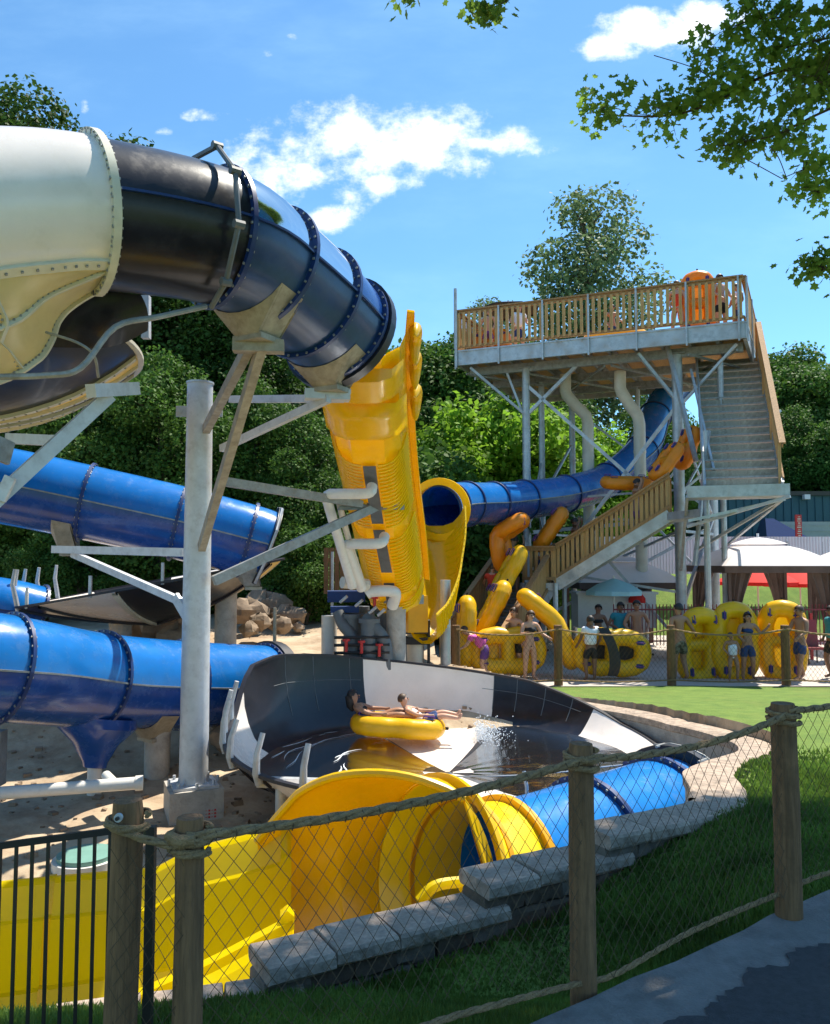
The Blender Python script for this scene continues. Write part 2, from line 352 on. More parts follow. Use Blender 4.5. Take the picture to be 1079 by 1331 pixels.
# ================================================================= ground
def lerp(x, tab):
    if x <= tab[0][0]: return tab[0][1]
    for (a, b), (c, d) in zip(tab, tab[1:]):
        if x <= c: return b+(d-b)*(x-a)/(c-a)
    return tab[-1][1]
PIT = [(-9,2.6),(-2.4,3.85),(-.7,4.45),(.5,5.12),(1.45,5.62),(2.4,6.2),(2.72,6.75),(2.85,7.4),(3.3,8.2),(4.1,9.3),(4.55,10.6),(4.5,12.2),(4.0,13.9),(2.9,15.6),(1.8,16.6),(.9,17.2),(.4,18.2),(.5,22),(1.5,60),(-80,60),(-80,2.6)]
def inpit(x, y):
    c = False; j = len(PIT)-1
    for i in range(len(PIT)):
        xi, yi = PIT[i]; xj, yj = PIT[j]
        if (yi > y) != (yj > y) and x < (xj-xi)*(y-yi)/(yj-yi)+xi: c = not c
        j = i
    return c
def h2(x, y): return math.sin(x*1.3+y*.7)*.5+math.sin(x*.6-y*1.9+1)*.3+math.sin(x*2.9+y*2.3)*.2
def zdirt(x, y):
    z = lerp(y, [(4,-4.25),(8.4,-4.2),(9.8,-3.62),(12.3,-3.55),(14.5,-3.2),(16.3,-2.35),(18,-2.05),(24,-1.6),(30,-1.2),(45,3),(70,9)])
    return z+.06*h2(x, y)+.03*h2(x*3, y*3)
def zlawn(x, y):
    near = lerp(y+.0*x, [(2,-1.75),(3.0,-1.78),(4.6,-2.38),(6,-2.14),(8,-1.98),(12.5,-2.45),(16,-2.62),(18.0,-2.74)])
    right = lerp(y, [(2,-1.75),(4,-1.78),(5.5,-1.86),(8,-1.98),(12.5,-2.35),(16,-2.6),(18.0,-2.74)])
    # side distance from the path edge to the wall: the bank only falls on the left
    k = min(1, max(0, (x-.9)/1.3)); z = near*(1-k)+right*k
    if y > 18: z = lerp(y, [(18,-2.78),(30.5,-2.78),(34,-.6),(60,1.5)])
    return z+(.02*h2(x, y) if y < 18 else 0)
def terrain(x0, x1, y0, y1, s, want):
    mb = MB(); nx = int((x1-x0)/s)+1; ny = int((y1-y0)/s)+1; id_ = {}
    ins = [[inpit(x0+i*s, y0+j*s) for i in range(nx)] for j in range(ny)]
    def vert(i, j):
        if (i, j) not in id_:
            x = x0+i*s; y = y0+j*s; id_[(i, j)] = len(mb.v); mb.v.append((x, y, zdirt(x, y) if ins[j][i] else zlawn(x, y)))
        return id_[(i, j)]
    for j in range(ny-1):
        for i in range(nx-1):
            q = [ins[j][i], ins[j][i+1], ins[j+1][i+1], ins[j+1][i]]
            isd = any(q)
            if isd == want: mb.f.append((vert(i,j), vert(i+1,j), vert(i+1,j+1), vert(i,j+1))); mb.m.append(0)
    return mb
terrain(-12, 12, 1, 18.1, .12, True).build('dirt_ground', M['dirt'], None, 60)['kind'] = 'structure'
terrain(-12, 12, 1, 18.1, .12, False).build('lawn', M['lawn'], None, 60)['kind'] = 'structure'
mb = MB(); rows = []
for j in range(60):
    y = 18.05+j*.75; rows.append([(x, y, zdirt(x, y)) for x in [-60+i*1.3 for i in range(47)]+[.45]])
mb.grid(rows).build('rising_ground', M['dirt'], None, 60)['kind'] = 'structure'
mb = MB(); rows = []
for y in (18.06, 24, 30.4): rows.append([(x, y, -2.75) for x in (.42, 5, 12, 20, 40)])
mb.grid(rows).build('patio', M['patio'])['kind'] = 'structure'
mb = MB(); rows = []
for y in (30.3, 31, 32, 33, 34, 38, 44): rows.append([(x, y, zlawn(x, y)) for x in [.42+i*1.5 for i in range(40)]])
mb.grid(rows).build('grass_bank', M['lawn'])['kind'] = 'structure'
# far ground and wooded hill
mb = MB(); rows = []
for j in range(26):
    y = 42+j*12; rows.append([(x, y, min(60, -.5+max(0, (y-44))*(.16 if x > 10 else .30)+1.2*math.sin(x*.09+y*.05))) for x in [-300+i*20 for i in range(31)]])
mb.grid(rows).build('hill', M['mulch'], None, 60)['kind'] = 'structure'
mb = MB(); mb.grid([[(-300,-60,-4.6),(300,-60,-4.6)],[(-300,60,-4.6),(300,60,-4.6)]]).build('base_ground', M['dirt'])['kind'] = 'structure'
mb = MB(); mb.grid([[(-12,-30,-1.76),(60,-30,-1.76)],[(-12,1.1,-1.76),(60,1.1,-1.76)]]).build('lawn_behind', M['lawn'])['kind'] = 'structure'
mb = MB(); mb.grid([[(11.9,1,-1.8),(60,1,-1.8)],[(11.9,8,-2.0),(60,8,-2.0)],[(11.9,18.1,-2.74),(60,18.1,-2.74)]]).build('side_lawn', M['lawn'])['kind'] = 'structure'
# path: worn pale edge then asphalt, both with an uneven border
def pe(px, py): return U(px, py, 1.705/((py-730)/FPX)) if False else (lambda q: q*(-1.70/q.z))(U(px, py, 1))
E0 = pe(640,1350); E1 = pe(1079,1158); dirv = (E1-E0).normalized(); nv = Vector((dirv.y, -dirv.x, 0))
def edgepts(off, amp, f, z, n=120):
    out = []
    for i in range(n):
        s = -6+i*.25; p = E0+dirv*s+nv*(off+amp*(math.sin(s*f)+.6*math.sin(s*f*2.7+1)+.4*math.sin(s*f*6.1+2))); out.append(Vector((p.x, p.y, z)))
    return out
a = edgepts(0, .012, 2, -1.70); b = [p+nv*9 for p in a]; a0 = [p-Z*.2 for p in a]
MB().grid([a0, a, b]).build('path', M['kerbc'], None, 0)['kind'] = 'structure'
a = edgepts(.30, .035, 3.1, -1.694, 400); a = []
for i in range(900):
    s = -6+i*.03; wk = (wk*.90+random.gauss(0,.022)) if i else 0; p = E0+dirv*s+nv*(.27+.05*math.sin(s*1.7+1)+wk+.014*random.random()); a.append(Vector((p.x, p.y, -1.694)))
MB().grid([a, [p+nv*9 for p in a]]).build('asphalt_surface', M['asphalt'], None, 0)['kind'] = 'structure'

# grass blades on the near lawn
def grass_mesh(n, region, hmin, hmax, zf):
    rng = np.random.default_rng(3); pts = []
    while len(pts) < n:
        x = rng.uniform(region[0], region[1]); y = rng.uniform(region[2], region[3])
        if inpit(x, y): continue
        d = (Vector((x, y, 0))-Vector((E0.x, E0.y, 0))).dot(nv)
        if d > -.03: continue
        if rng.uniform() > min(1, (4.0/y)**1.6)*min(1, max(0, (9.5-y-.5*math.sin(x*3))/3)): continue
        pts.append((x, y, zf(x, y)))
    P = np.array(pts); a = rng.uniform(0, 2*np.pi, n); h = rng.uniform(hmin, hmax, n)*(1+.6*np.sin(P[:,0]*3)*np.sin(P[:,1]*2.3)); w = .004+.0012*P[:,1]
    dx = np.cos(a)*w; dy = np.sin(a)*w; lx = rng.normal(0, .35, n)*h; ly = rng.normal(0, .35, n)*h
    V = np.empty((n, 3, 3)); V[:,0] = P; V[:,0,0] -= dx; V[:,0,1] -= dy; V[:,1] = P; V[:,1,0] += dx; V[:,1,1] += dy; V[:,2] = P; V[:,2,0] += lx; V[:,2,1] += ly; V[:,2,2] += h
    V[:,0:2,2] -= .01
    return V.reshape(-1, 3), 3
def poly_mesh(name, V, k, mt):
    me = bpy.data.meshes.new(name); nv_ = len(V); nf = nv_//k
    me.vertices.add(nv_); me.vertices.foreach_set('co', V.astype(np.float32).ravel()); me.loops.add(nv_); me.loops.foreach_set('vertex_index', np.arange(nv_, dtype=np.int32))
    me.polygons.add(nf); me.polygons.foreach_set('loop_start', np.arange(0, nv_, k, dtype=np.int32)); me.polygons.foreach_set('loop_total', np.full(nf, k, dtype=np.int32))
    me.materials.append(mt); me.update(calc_edges=True); me.validate(); return me
V, k = grass_mesh(110000, (-2.5, 6.5, 2.4, 9.8), .018, .05, zlawn)
o = bpy.data.objects.new('grass', poly_mesh('grass', V, k, M['grass'])); col.objects.link(o); tag(o, 'short green turf blades covering the shaded bank behind the rope fence', 'grass', kind='stuff')

# ================================================================= retaining wall
wall = empty('retaining_wall', (1.4,5.6,-2.6), 'low stepped stone retaining wall with pale caps curving round the yellow and blue exit tube', 'wall')
def rough_block(L, Wd, H, amp, seed):
    rd = random.Random(seed); mb = MB(); xs = [-L/2, -L/6, L/6, L/2]; ring = []
    for z in (-H/2, -H/2+.02, H/2-.02, H/2):
        ins = .015 if abs(z) > H/2-.001 else 0
        r = [Vector((x*(1-ins), -Wd/2+ins, z)) for x in xs]+[Vector((x*(1-ins), Wd/2-ins, z)) for x in xs[::-1]]
        ring.append([q+Vector((rd.uniform(-amp, amp), rd.uniform(-amp, amp), rd.uniform(-amp, amp)*.5)) for q in r])
    mb.grid(ring, closeu=True); b = len(mb.v); n = 8
    mb.f.append(tuple(range(n))[::-1]); mb.m.append(0); mb.f.append(tuple(b-n+i for i in range(n))); mb.m.append(0); return mb
capm = [mesh_of(rough_block(.395, .36, .092, .005, i), 'cap_stone', M['concl'], 30) for i in range(5)]
stm = [mesh_of(rough_block(.28, .26, .115, .014, 20+i), 'wall_stone', M['stone'] if i % 3 else M['stone2'], 30) for i in range(6)]
def wall_run(P, zt, courses, seed=0):
    """P plan points of the front edge; zt(s) top height"""
    P = [Vector((x, y, 0)) for x, y in P]; L = [0]
    for a, b in zip(P, P[1:]): L.append(L[-1]+(b-a).length)
    def at(s):
        for i in range(len(P)-1):
            if s <= L[i+1] or i == len(P)-2:
                t = (P[i+1]-P[i]).normalized(); return P[i]+t*(s-L[i]), t
    n = max(1, round(L[-1]/.40)); st = L[-1]/n
    for i in range(n):
        p, t = at((i+.5)*st); nn = Vector((-t.y, t.x, 0)); z = zt((i+.5)/n)
        inst('cap_stone', capm[(i+seed) % 5], wall, p+nn*(.16+random.uniform(-.012,.012))+Z*(z-.046+random.uniform(-.008,.006)), (0, 0, math.atan2(t.y, t.x)+random.uniform(-.012,.012)), (st/.40*.985, 1, 1))
    n = max(1, round(L[-1]/.285)); st = L[-1]/n
    for c in range(courses):
        for i in range(n):
            s = (i+.5+(.5 if c % 2 else 0))*st
            if s > L[-1]-.1: continue
            p, t = at(s); nn = Vector((-t.y, t.x, 0)); z = zt(s/L[-1])-.094-.0575-.12*c
            inst('stone', random.choice(stm), wall, p+nn*(.165+random.uniform(-.008,.008))+Z*z, (0, 0, math.atan2(t.y, t.x)+random.choice((0, math.pi))+random.uniform(-.03,.03)), (st/.285, 1, 1))
wall_run([(-2.6,3.8),(-.55,4.36)], lambda s: -2.29, 3)
wall_run([(-.78,4.40),(.60,5.17)], lambda s: -2.14, 4, 1)
wall_run([(.45,5.11),(1.50,5.67)], lambda s: -1.99, 4, 2)
arc = smooth_path([(1.3,5.55,0),(2.35,6.12,0),(2.68,6.7,0),(2.85,7.4,0),(3.3,8.2,0),(4.1,9.3,0),(4.5,10.6,0),(4.45,12.2,0),(3.95,13.9,0),(2.85,15.6,0)], 6)
ZW = [(0,-1.84),(.3,-1.88),(.55,-2.18),(.8,-2.50),(1,-2.62)]
wall_run([(p.x, p.y) for p in arc[:9]], lambda s: -1.84, 3, 3)
for k0 in range(8, len(arc)-1, 6):
    rows = []
    for i in range(k0, min(k0+7, len(arc))):
        p = arc[i]; t = (arc[min(i+1,len(arc)-1)]-arc[i-1]).normalized(); nn = Vector((-t.y, t.x, 0)); z = lerp(i/len(arc), ZW)
        c0 = .004 if i in (k0, k0+6) else 0
        rows.append([p+nn*x+Z*(z+dz-c0) for x, dz in ((0,-.5),(-.01,-.12),(-.02,-.10),(-.02,-.012),(-.008,0),(.40,0),(.42,-.012),(.42,-.10),(.40,-.12))])
    o = MB().grid(rows).build('coping', M['concl'], wall, 40)

# smooth rendered inner face of the curved part
rows = [[], [], []]
for i in range(8, len(arc)-1):
    p = arc[i]; t = (arc[i+1]-arc[i-1]).normalized(); nn = Vector((-t.y, t.x, 0)); s = i/len(arc); z = lerp(s, ZW)
    q = p+nn*.36; rows[0].append((q.x, q.y, z-.10)); q = p+nn*.40; rows[1].append((q.x, q.y, z-.12)); rows[2].append((q.x, q.y, -4.3))
MB().grid(rows).build('rendered_face', M['conc'], wall)

# ================================================================= slide tubes
RT = .70
# ---- top slide: black and blue tube
top = empty('water_slide', U(300,330,8.2)*1, 'high black and dark blue tube slide crossing the sky at upper left', 'water slide')
C = [(-330,300,5.6),(-150,288,6.25),(0,277,6.85),(118,279,7.35),(282,309,8.1),(345,347,8.7),(402,393,9.35),(436,427,9.85)]
C = [U(*c) for c in C]
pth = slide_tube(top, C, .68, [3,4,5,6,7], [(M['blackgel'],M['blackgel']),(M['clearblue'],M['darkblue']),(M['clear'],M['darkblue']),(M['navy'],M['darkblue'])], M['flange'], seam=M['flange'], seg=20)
fr = frames(smooth_path(C, 6))
ring_flange(MB(), (fr[42][0]+fr[42][3]*.1, *fr[42][1:]), .60, .17, .12).build('end_collar', M['blackflange'], top)
# steel spray-bar hoop at the joint of black and blue
f = fr[23]; hp = []
for a in (100, 62, 25, -12, -50, -75): 
    d = f[1]*math.cos(R(a))+f[2]*math.sin(R(a)); hp.append(f[0]+d*.84)
MB().sweep(hp, .028, 8).build('service_pipe', M['greypipe'], top)
for q in hp[1:5]: MB().cyl(q-f[3]*.05, q+f[3]*.05, .042, n=8).build('pipe_clamp', M['greypipe'], top)
# saddle brackets beneath
def saddle(parent, f, r, w=.5, drop=.35, m=None, arc=50, bw=.16):
    p, n, u_, t = f; rows = []; flat = Vector((n.x, n.y, 0)).normalized()
    mb = MB(); th = .03
    for s in (-w/2, w/2):
        top_ = [p+t*s+(n*math.cos(R(270-arc+2*arc*k/8))+u_*math.sin(R(270-arc+2*arc*k/8)))*(r+.01) for k in range(9)]
        zb = p.z-r-drop; bot = [Vector((p.x, p.y, 0))+Vector((t.x, t.y, 0))*s+flat*bw*(-1+k/4)+Z*zb for k in range(9)]
        for e in (-th/2, th/2): rows.append([q+t*e for q in top_]); rows.append([q+t*e for q in bot])
    mb.grid([rows[0], rows[1], rows[3], rows[2], rows[0]]); mb.grid([rows[4], rows[5], rows[7], rows[6], rows[4]])
    mb.grid([[r_[0] for r_ in (rows[0], rows[4])], [r_[0] for r_ in (rows[1], rows[5])]]); mb.grid([[r_[8] for r_ in (rows[0], rows[4])], [r_[8] for r_ in (rows[1], rows[5])]])
    mb.grid([rows[0], rows[4]])
    mb.box((p.x, p.y, p.z-r-drop-.02), (bw*2.4, w*1.05, .06), math.atan2(flat.y, flat.x))
    return mb.build('saddle_bracket', m or M['tansteel'], parent), Vector((p.x, p.y, p.z-r-drop-.05))
_, sad1 = saddle(top, fr[29], .68, .34, .17)
_, sad2 = saddle(top, fr[41], .68, .30, .12)

# ---- big bowls
def bowl(root, c, Rb, zf, rim, wedges, mats, flm, part='floor_panel', ns=14, th=.04, prof=None, rib=True):
    cx, cy = c; nw = len(wedges)-1
    def P(t, a, dz=0):
        rr, zz = (prof or dprof)(t, rim(a % 360), zf, Rb); return Vector((cx+rr*math.cos(R(a)), cy+rr*math.sin(R(a)), zz+dz))
    for k in range(nw):
        a0 = wedges[k]; a1 = wedges[k+1]; m = mats[k % len(mats)]; seg = max(3, int((a1-a0)/4))
        rows = []; rows2 = []
        for i in range(ns+1):
            t = .02+.98*i/ns
            rows.append([P(t, a0+(a1-a0)*j/seg) for j in range(seg+1)]); rows2.append([P(t, a0+(a1-a0)*j/seg, -th) for j in range(seg+1)])
        mb = MB(); mb.grid(rows); mb.grid([r_[::-1] for r_ in rows2]); mb.grid([rows[-1], rows2[-1]]); mb.build(part, m, root)
        if rib:
            mb = MB(); q = []
            for i in range(ns+1):
                t = .02+.98*i/ns; p = P(t, a0, -th); dv = Vector((-math.sin(R(a0)), math.cos(R(a0)), 0))
                q.append([p+dv*.05-Z*.002, p+dv*.05-Z*.05, p-dv*.05-Z*.05, p-dv*.05-Z*.002])
            mb.grid(q).build('radial_flange', flm[k % len(flm)], root)
    mb = MB(); q = []
    for j in range(91):
        a = wedges[0]+j*4; p = P(1, a); d = Vector((math.cos(R(a)), math.sin(R(a)), 0))
        q.append([p-d*.01+Z*.012, p+d*.07+Z*.012, p+d*.07-Z*.03, p-d*.01-Z*.03, p-d*.01+Z*.012])
    mb.grid(q).build('rim_flange', flm[0], root)
    return P
def dprof(t, zr, zf, Rb):
    if t < .72: s = t/.72; return Rb*.86*s, zf+.22*s*s
    s = (t-.72)/.28; h = zr-(zf+.22)
    return Rb*(.86+.14*math.sin(s*math.pi/2)), zf+.22+h*(s**1.25)
# upper-left bowl seen from beneath
ub = empty('bowl_slide', (-6.6,9.0,1.0), 'huge cream-lit white and black bowl slide with white tube, seen from beneath at upper left', 'water slide')
def prof_ub(t, zr, zf, Rb):
    s = t; return Rb*s, zf+(zr-zf)*(.38*s+.62*s**4)
WU = [-140,-112,-84,-52,-22,12,20,30,48,76,105,140,180,220]
Pu = bowl(ub, (-6.85,9.3), 3.42, 1.5, lambda a: 2.62, WU, [M['blackgel'],M['blackgel'],M['blackgel'],M['blackgel'],M['blackgel'],M['cream'],M['blackgel'],M['cream'],M['blackgel']], [M['creamrib'], M['creamrib']], prof=prof_ub)
sub = fr[6:19]
arc_shell(MB(), sub, .69, -60, 180, .02, 24).build('entry_tube', M['white'], ub)
ring_flange(MB(), fr[18], .69, .06, .07, -95, 190).build('ring_flange', M['creamrib'], ub)
b_ = MB(); ring_bolts(b_, fr[18], .735, .034, 44, -95, 190, .009)
for ang in (100, -56):
    mb = MB(); rows = []
    for p, n, u_, t in fr[6:19]:
        d = n*math.cos(R(ang))+u_*math.sin(R(ang)); e = d.cross(t); rows.append([p+d*.685+e*.05, p+d*.72+e*.05, p+d*.72-e*.05, p+d*.685-e*.05])
    mb.grid(rows); mb.build('seam_flange', M['creamrib'], ub)
    for p, n, u_, t in fr[6:19]:
        d = n*math.cos(R(ang))+u_*math.sin(R(ang)); b_.beam(p+d*.72, p+d*.735, .02, .02, 0, up=t)
for a in WU:
    for i in range(3, 26):
         p = Pu(.04+.96*i/26, a, -.09); b_.box(p, (.02,.02,.02))
o = b_.build('bolts', M['galvd'], ub, 0); o['kind'] = 'stuff'
# drop skirt between the tube and the bowl's rim (white with warm glow in its colour, near side)
sk = fr[3:19]; seamc = [p+(n*math.cos(R(-56))+u_*math.sin(R(-56)))*.69 for p, n, u_, t in sk]
lowc = smooth_path([U(-260,560,6.6),U(-110,525,7.0),U(0,494,7.3),U(38,474,7.4),U(62,452,7.5),U(76,415,7.6),U(100,392,7.6),U(134,372,7.5),U(158,350,7.45)], 6)
lowc = [lowc[round(k*(len(lowc)-1)/(len(seamc)-1))] for k in range(len(seamc))]
mids = [a.lerp(b, .52)+Vector((0,-.10,-.05)) for a, b in zip(seamc, lowc)]
for nm, A_, B_ in (('funnel_panel', seamc, mids), ('funnel_panel', mids, lowc)):
    MB().grid([[a.lerp(b, k/5)+Vector((0,-.05,-.03))*math.sin(math.pi*k/5) for k in range(6)] for a, b in zip(A_, B_)]).build(nm, M['cream'], ub)
def flange_strip(P, w=.045, off=.035):
    rows = []
    for i, p in enumerate(P):
        t = (P[min(i+1,len(P)-1)]-P[max(i-1,0)]).normalized(); e = t.cross(Vector((0,1,0))).normalized(); f_ = Vector((0,-1,0))
        rows.append([p+e*w, p+e*w+f_*off, p-e*w+f_*off, p-e*w])
    for a, b in zip(P, P[1:]):
        if (b-a).length > .02: b_.box(a.lerp(b,.5)+Vector((0,-off-.006,0)), (.02,.012,.02))
    return MB().grid(rows)
b_ = MB(); dense = smooth_path(lowc, 3)
flange_strip(dense).build('edge_flange', M['creamrib'], ub); flange_strip(smooth_path(mids, 2), .035).build('seam_flange', M['creamrib'], ub)
q_ = [seamc[6].lerp(mids[6], k/4) for k in range(5)]+[mids[5].lerp(lowc[5], k/4) for k in range(1,5)]
flange_strip(smooth_path(q_, 2), .035, .05).build('seam_flange', M['creamrib'], ub)
b_.build('bolts', M['galvd'], ub, 0)['kind'] = 'stuff'
tp_ = smooth_path([U(40,372,7.9),U(95,372,7.9),U(140,378,8.0),U(184,384,8.25)], 4); bt_ = smooth_path([U(40,450,8.0),U(95,452,8.1),U(150,450,8.35),U(192,430,8.65)], 4)
MB().grid([[a.lerp(b, k/5)+Vector((.05,-.05,0))*math.sin(math.pi*k/5) for k in range(6)] for a, b in zip(tp_, bt_)]).build('wall_panel', M['blackgel'], ub)
# black continuation of the tube wall into the bowl (tail to the right)
sp_ = [U(268,398,7.9), U(205,412,7.6), U(150,425,7.3), U(105,478,7.1), U(60,488,7.0), U(-20,490,6.9)]
MB().sweep(smooth_path(sp_, 5), .028, 8).build('spray_pipe', M['galvd'], ub)
sp_ = [U(60,432,7.3), U(100,445,7.2), U(122,462,7.3), U(128,490,7.6)]
MB().sweep(smooth_path(sp_, 5), .014, 6).build('spray_hose', M['galvd'], ub)

# ---- middle blue tube and its bowl
mid = empty('water_slide', U(150,650,15), 'long blue tube slide sloping down behind the pale steel column at mid left', 'water slide')
C = [U(*c) for c in [(-260,585,13.9),(-120,608,14.2),(0,630,14.6),(112,653,15.0),(232,679,15.4),(322,702,15.7),(346,710,15.8)]]
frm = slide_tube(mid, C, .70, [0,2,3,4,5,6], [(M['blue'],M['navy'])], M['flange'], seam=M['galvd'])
ring_flange(MB(), frm[36], .70, .10, .08).build('end_collar', M['blackflange'], mid)
mb = MB(); f = frm[36]; pl = [f[0]+(f[1]*math.cos(R(a))+f[2]*math.sin(R(a)))*.86 for a in (110,60,20,-20,-60)]; mb.sweep(pl, .03, 6).build('service_pipe', M['galv'], mid)
saddle(mid, frm[17], .70, .3, .30)
saddle(mid, frm[31], .70, .3, .18)
mbw = empty('bowl_slide', (-5.5,17.2,-1.6), 'tilted black and white bowl slide below the long blue tube at mid left', 'water slide')
def prof_mb(t, zr, zf, Rb): return Rb*t, zf+(zr-zf)*(.6*t+.4*t**3)
Pm = bowl(mbw, (-5.55,17.4), 2.65, -1.28, lambda a: -.42+.48*math.cos(R(a))+.12*math.sin(R(a)), [-124,-88,-14,20,60,100,140,180,209,236], [M['white'],M['blackgel'],M['cream'],M['blackgel'],M['white'],M['blackgel'],M['white'],M['cream'],M['blackgel']], [M['blackflange'], M['creamrib']], prof=prof_mb)
for a in (184, 196, 208, 172, 160): 
    p = Pm(1, a); d = Vector((math.cos(R(a)), math.sin(R(a)), 0))
    MB().sweep([p-Z*.1, p+Z*.15+d*.05, p+Z*.45+d*.12, p+Z*.75+d*.08], [.05,.05,.045,.035], 8).build('rim_fin', M['galv'], mbw)
for a in (225, 262, 290):
    p = Pm(1, a); MB().beam(p-Z*.05, p+Z*.35, .05, .05).build('rim_post', M['galv'], mbw)
lt = empty('water_slide', U(0,790,17.5), 'short sunlit blue tube entering the mid-left bowl at the picture edge', 'water slide')
C = [U(*c) for c in [(-300,760,15.5),(-120,775,16.2),(0,790,16.8),(48,800,17.2)]]
slide_tube(lt, C, .62, [0,1,3], [(M['blue'],M['navy'])], M['flange'])

# ---- lower blue tube
low = empty('water_slide', U(100,880,12.5), 'big low blue tube slide lying across the dirt at lower left, feeding the large bowl', 'water slide')
C = [U(*c) for c in [(-330,836,9.4),(-150,852,10.1),(4,868,11.0),(126,884,12.4),(236,889,13.7),(342,890,15.0)]]
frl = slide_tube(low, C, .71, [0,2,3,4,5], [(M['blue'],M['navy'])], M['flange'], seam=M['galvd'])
f = frl[30]; ring_flange(MB(), (f[0]+f[3]*.12, *f[1:]), .62, .18, .22).build('end_collar', M['blackflange'], low)
mb = MB()
for a in (20, -5, -30, 45): 
    d = f[1]*math.cos(R(a))+f[2]*math.sin(R(a)); mb.beam(f[0]+d*.83, f[0]+d*.83+f[3]*.3, .05, .03)
mb.build('clamp', M['galvd'], low)
saddle(low, frl[22], .71, .3, .15)
# drain hopper with white pipe
f = frl[18]; pc = f[0]; hop = MB(); rows = []
t_ = f[3]; n_ = f[1]
for zz, hw in ((-.55,.66),(-.70,.62),(-.95,.34),(-1.22,.19),(-1.30,.17)):
    c_ = pc+Z*zz; rows.append([c_+t_*hw*math.cos(a)+n_*min(hw,.55)*math.sin(a) for a in [2*math.pi*k/20 for k in range(20)]])
hop.grid(rows, closeu=True).build('drain_hopper', M['navy'], low)
pz = pc.z-1.3
mb = MB(); mb.cyl((pc.x,pc.y,pz+.05),(pc.x,pc.y,pz-.40),.105,n=16); mb.cyl((pc.x,pc.y,pz-.17),(pc.x,pc.y,pz-.22),.122,n=16); mb.build('drain_pipe', M['pvc'], low)
g0 = U(176,1018,11.4); mb = MB(); mb.cyl(g0, U(-120,1040,10.6), .085, n=14); mb.cyl(g0, g0+(g0-U(-120,1040,10.6)).normalized()*.10, .10, n=14); mb.cyl(U(150,1020,11.3), U(138,1008,11.6), .07, n=12)
mb.thing('drain_pipe', M['pvc'], 'white plastic drain pipe lying along the dirt under the lower blue tube', 'pipe')

# ---- the large bowl in the middle
bb = empty('bowl_slide', (.5,12.4,-3.6), 'large black and white bowl slide in the centre with a raft circling in it', 'water slide')
rimtab = [(0,-2.88),(25,-2.72),(60,-2.22),(97,-1.95),(130,-1.70),(150,-1.60),(165,-1.70),(171,-2.0),(178,-2.45),(195,-2.58),(225,-2.64),(300,-2.66),(340,-2.8),(360,-2.88)]
def prof_bb(t, zr, zf, Rb):
    if t < .74: s = t/.74; return Rb*.87*s, zf+.17*s*s
    s = (t-.74)/.26; h = zr-(zf+.17); k = min(1, max(0, (h-.35)/.6))
    rr = Rb*(.87+.13*(s*(1-k)+math.sin(s*math.pi/2)*k))
    return rr, zf+.17+h*s**(1.1+.3*k)
Pb = bowl(bb, (.5,12.4), 3.25, -3.18, lambda a: lerp(a%360, rimtab), [72,117,171,206,222,260,284,326,360,396,432], [M['white'], M['blackgel']], [M['blackflange']], prof=prof_bb, ns=18)
for a in (150, 186, 178, 194, 207, 222, 237, 252, 268, 283):
    p = Pb(1, a); d = Vector((math.cos(R(a)), math.sin(R(a)), 0)); tall = .62 if a in (178,186,194) else (.5 if a < 250 else .3)
    if a == 150: continue
    o = MB().sweep([p-Z*.12+d*.02, p+Z*.02+d*.07, p+Z*tall*.5+d*.06, p+Z*tall-d*.02], [.055,.05,.04,.035] if a < 250 else .022, 10).build('rim_fin', M['galv'], bb)
mb = MB(); q = [Pb(1, a)+Z*.28+Vector((math.cos(R(a)), math.sin(R(a)), 0))*.05 for a in range(252, 330, 6)]
mb.sweep(q, .008, 5).build('guard_wire', M['galv'], bb)
# cables + battens on the rear wall
for a in (44, 54, 64, 72, 122, 136, 148): MB().sweep([Pb(t, a, .012) for t in (.84,.9,.95,1.0)], .008, 5).build('wall_batten', M['greypipe'], bb)
for g in ((40,78),(118,160)): MB().sweep([Pb(.93, a, .02) for a in range(g[0], g[1], 6)], .005, 4).build('wall_cable', M['greypipe'], bb)
# thin water sheet in the bowl
for g in ((119,215),(-60,70)):
    rows = []
    for i in range(10):
        t = .1+.65*i/9; rows.append([Pb(t, a, .014+.004*math.sin(a*.3+i)) for a in range(g[0], g[1], 4)])
    MB().grid(rows).build('water', M['water'], None)['kind'] = 'structure'
# steel foot and concrete pier
mb = MB(); q = U(365,1035,10.3); mb.cyl((q.x,q.y,-3.3),(q.x,q.y,-2.72),.07,n=12); mb.build('foot_column', M['galv'], bb)
MB().beam((q.x-.3,q.y,-2.75),(q.x+.5,q.y+.1,-2.8),.1,.12).build('foot_beam', M['galv'], bb)
mb = MB(); mb.cyl((q.x,q.y,-3.9),(q.x,q.y,-3.28),.17,.165,n=20); mb.thing('concrete_pier', M['conc'], 'short round concrete pier under the left edge of the large bowl', 'pier')
# black exit mouth of the bowl towards the blue exit tube
# ---- exit slide
ex = empty('water_slide', (.1,7.4,-3.8), 'yellow and blue exit slide with flared yellow mouth and wide runout trough in the foreground', 'water slide')
C = [Vector(c) for c in [(-.05,7.28,-2.83),(.86,7.93,-3.02),(1.82,8.62,-3.0),(2.80,9.42,-2.98),(3.15,9.75,-2.98)]]
exf = frames(smooth_path(C, 8))
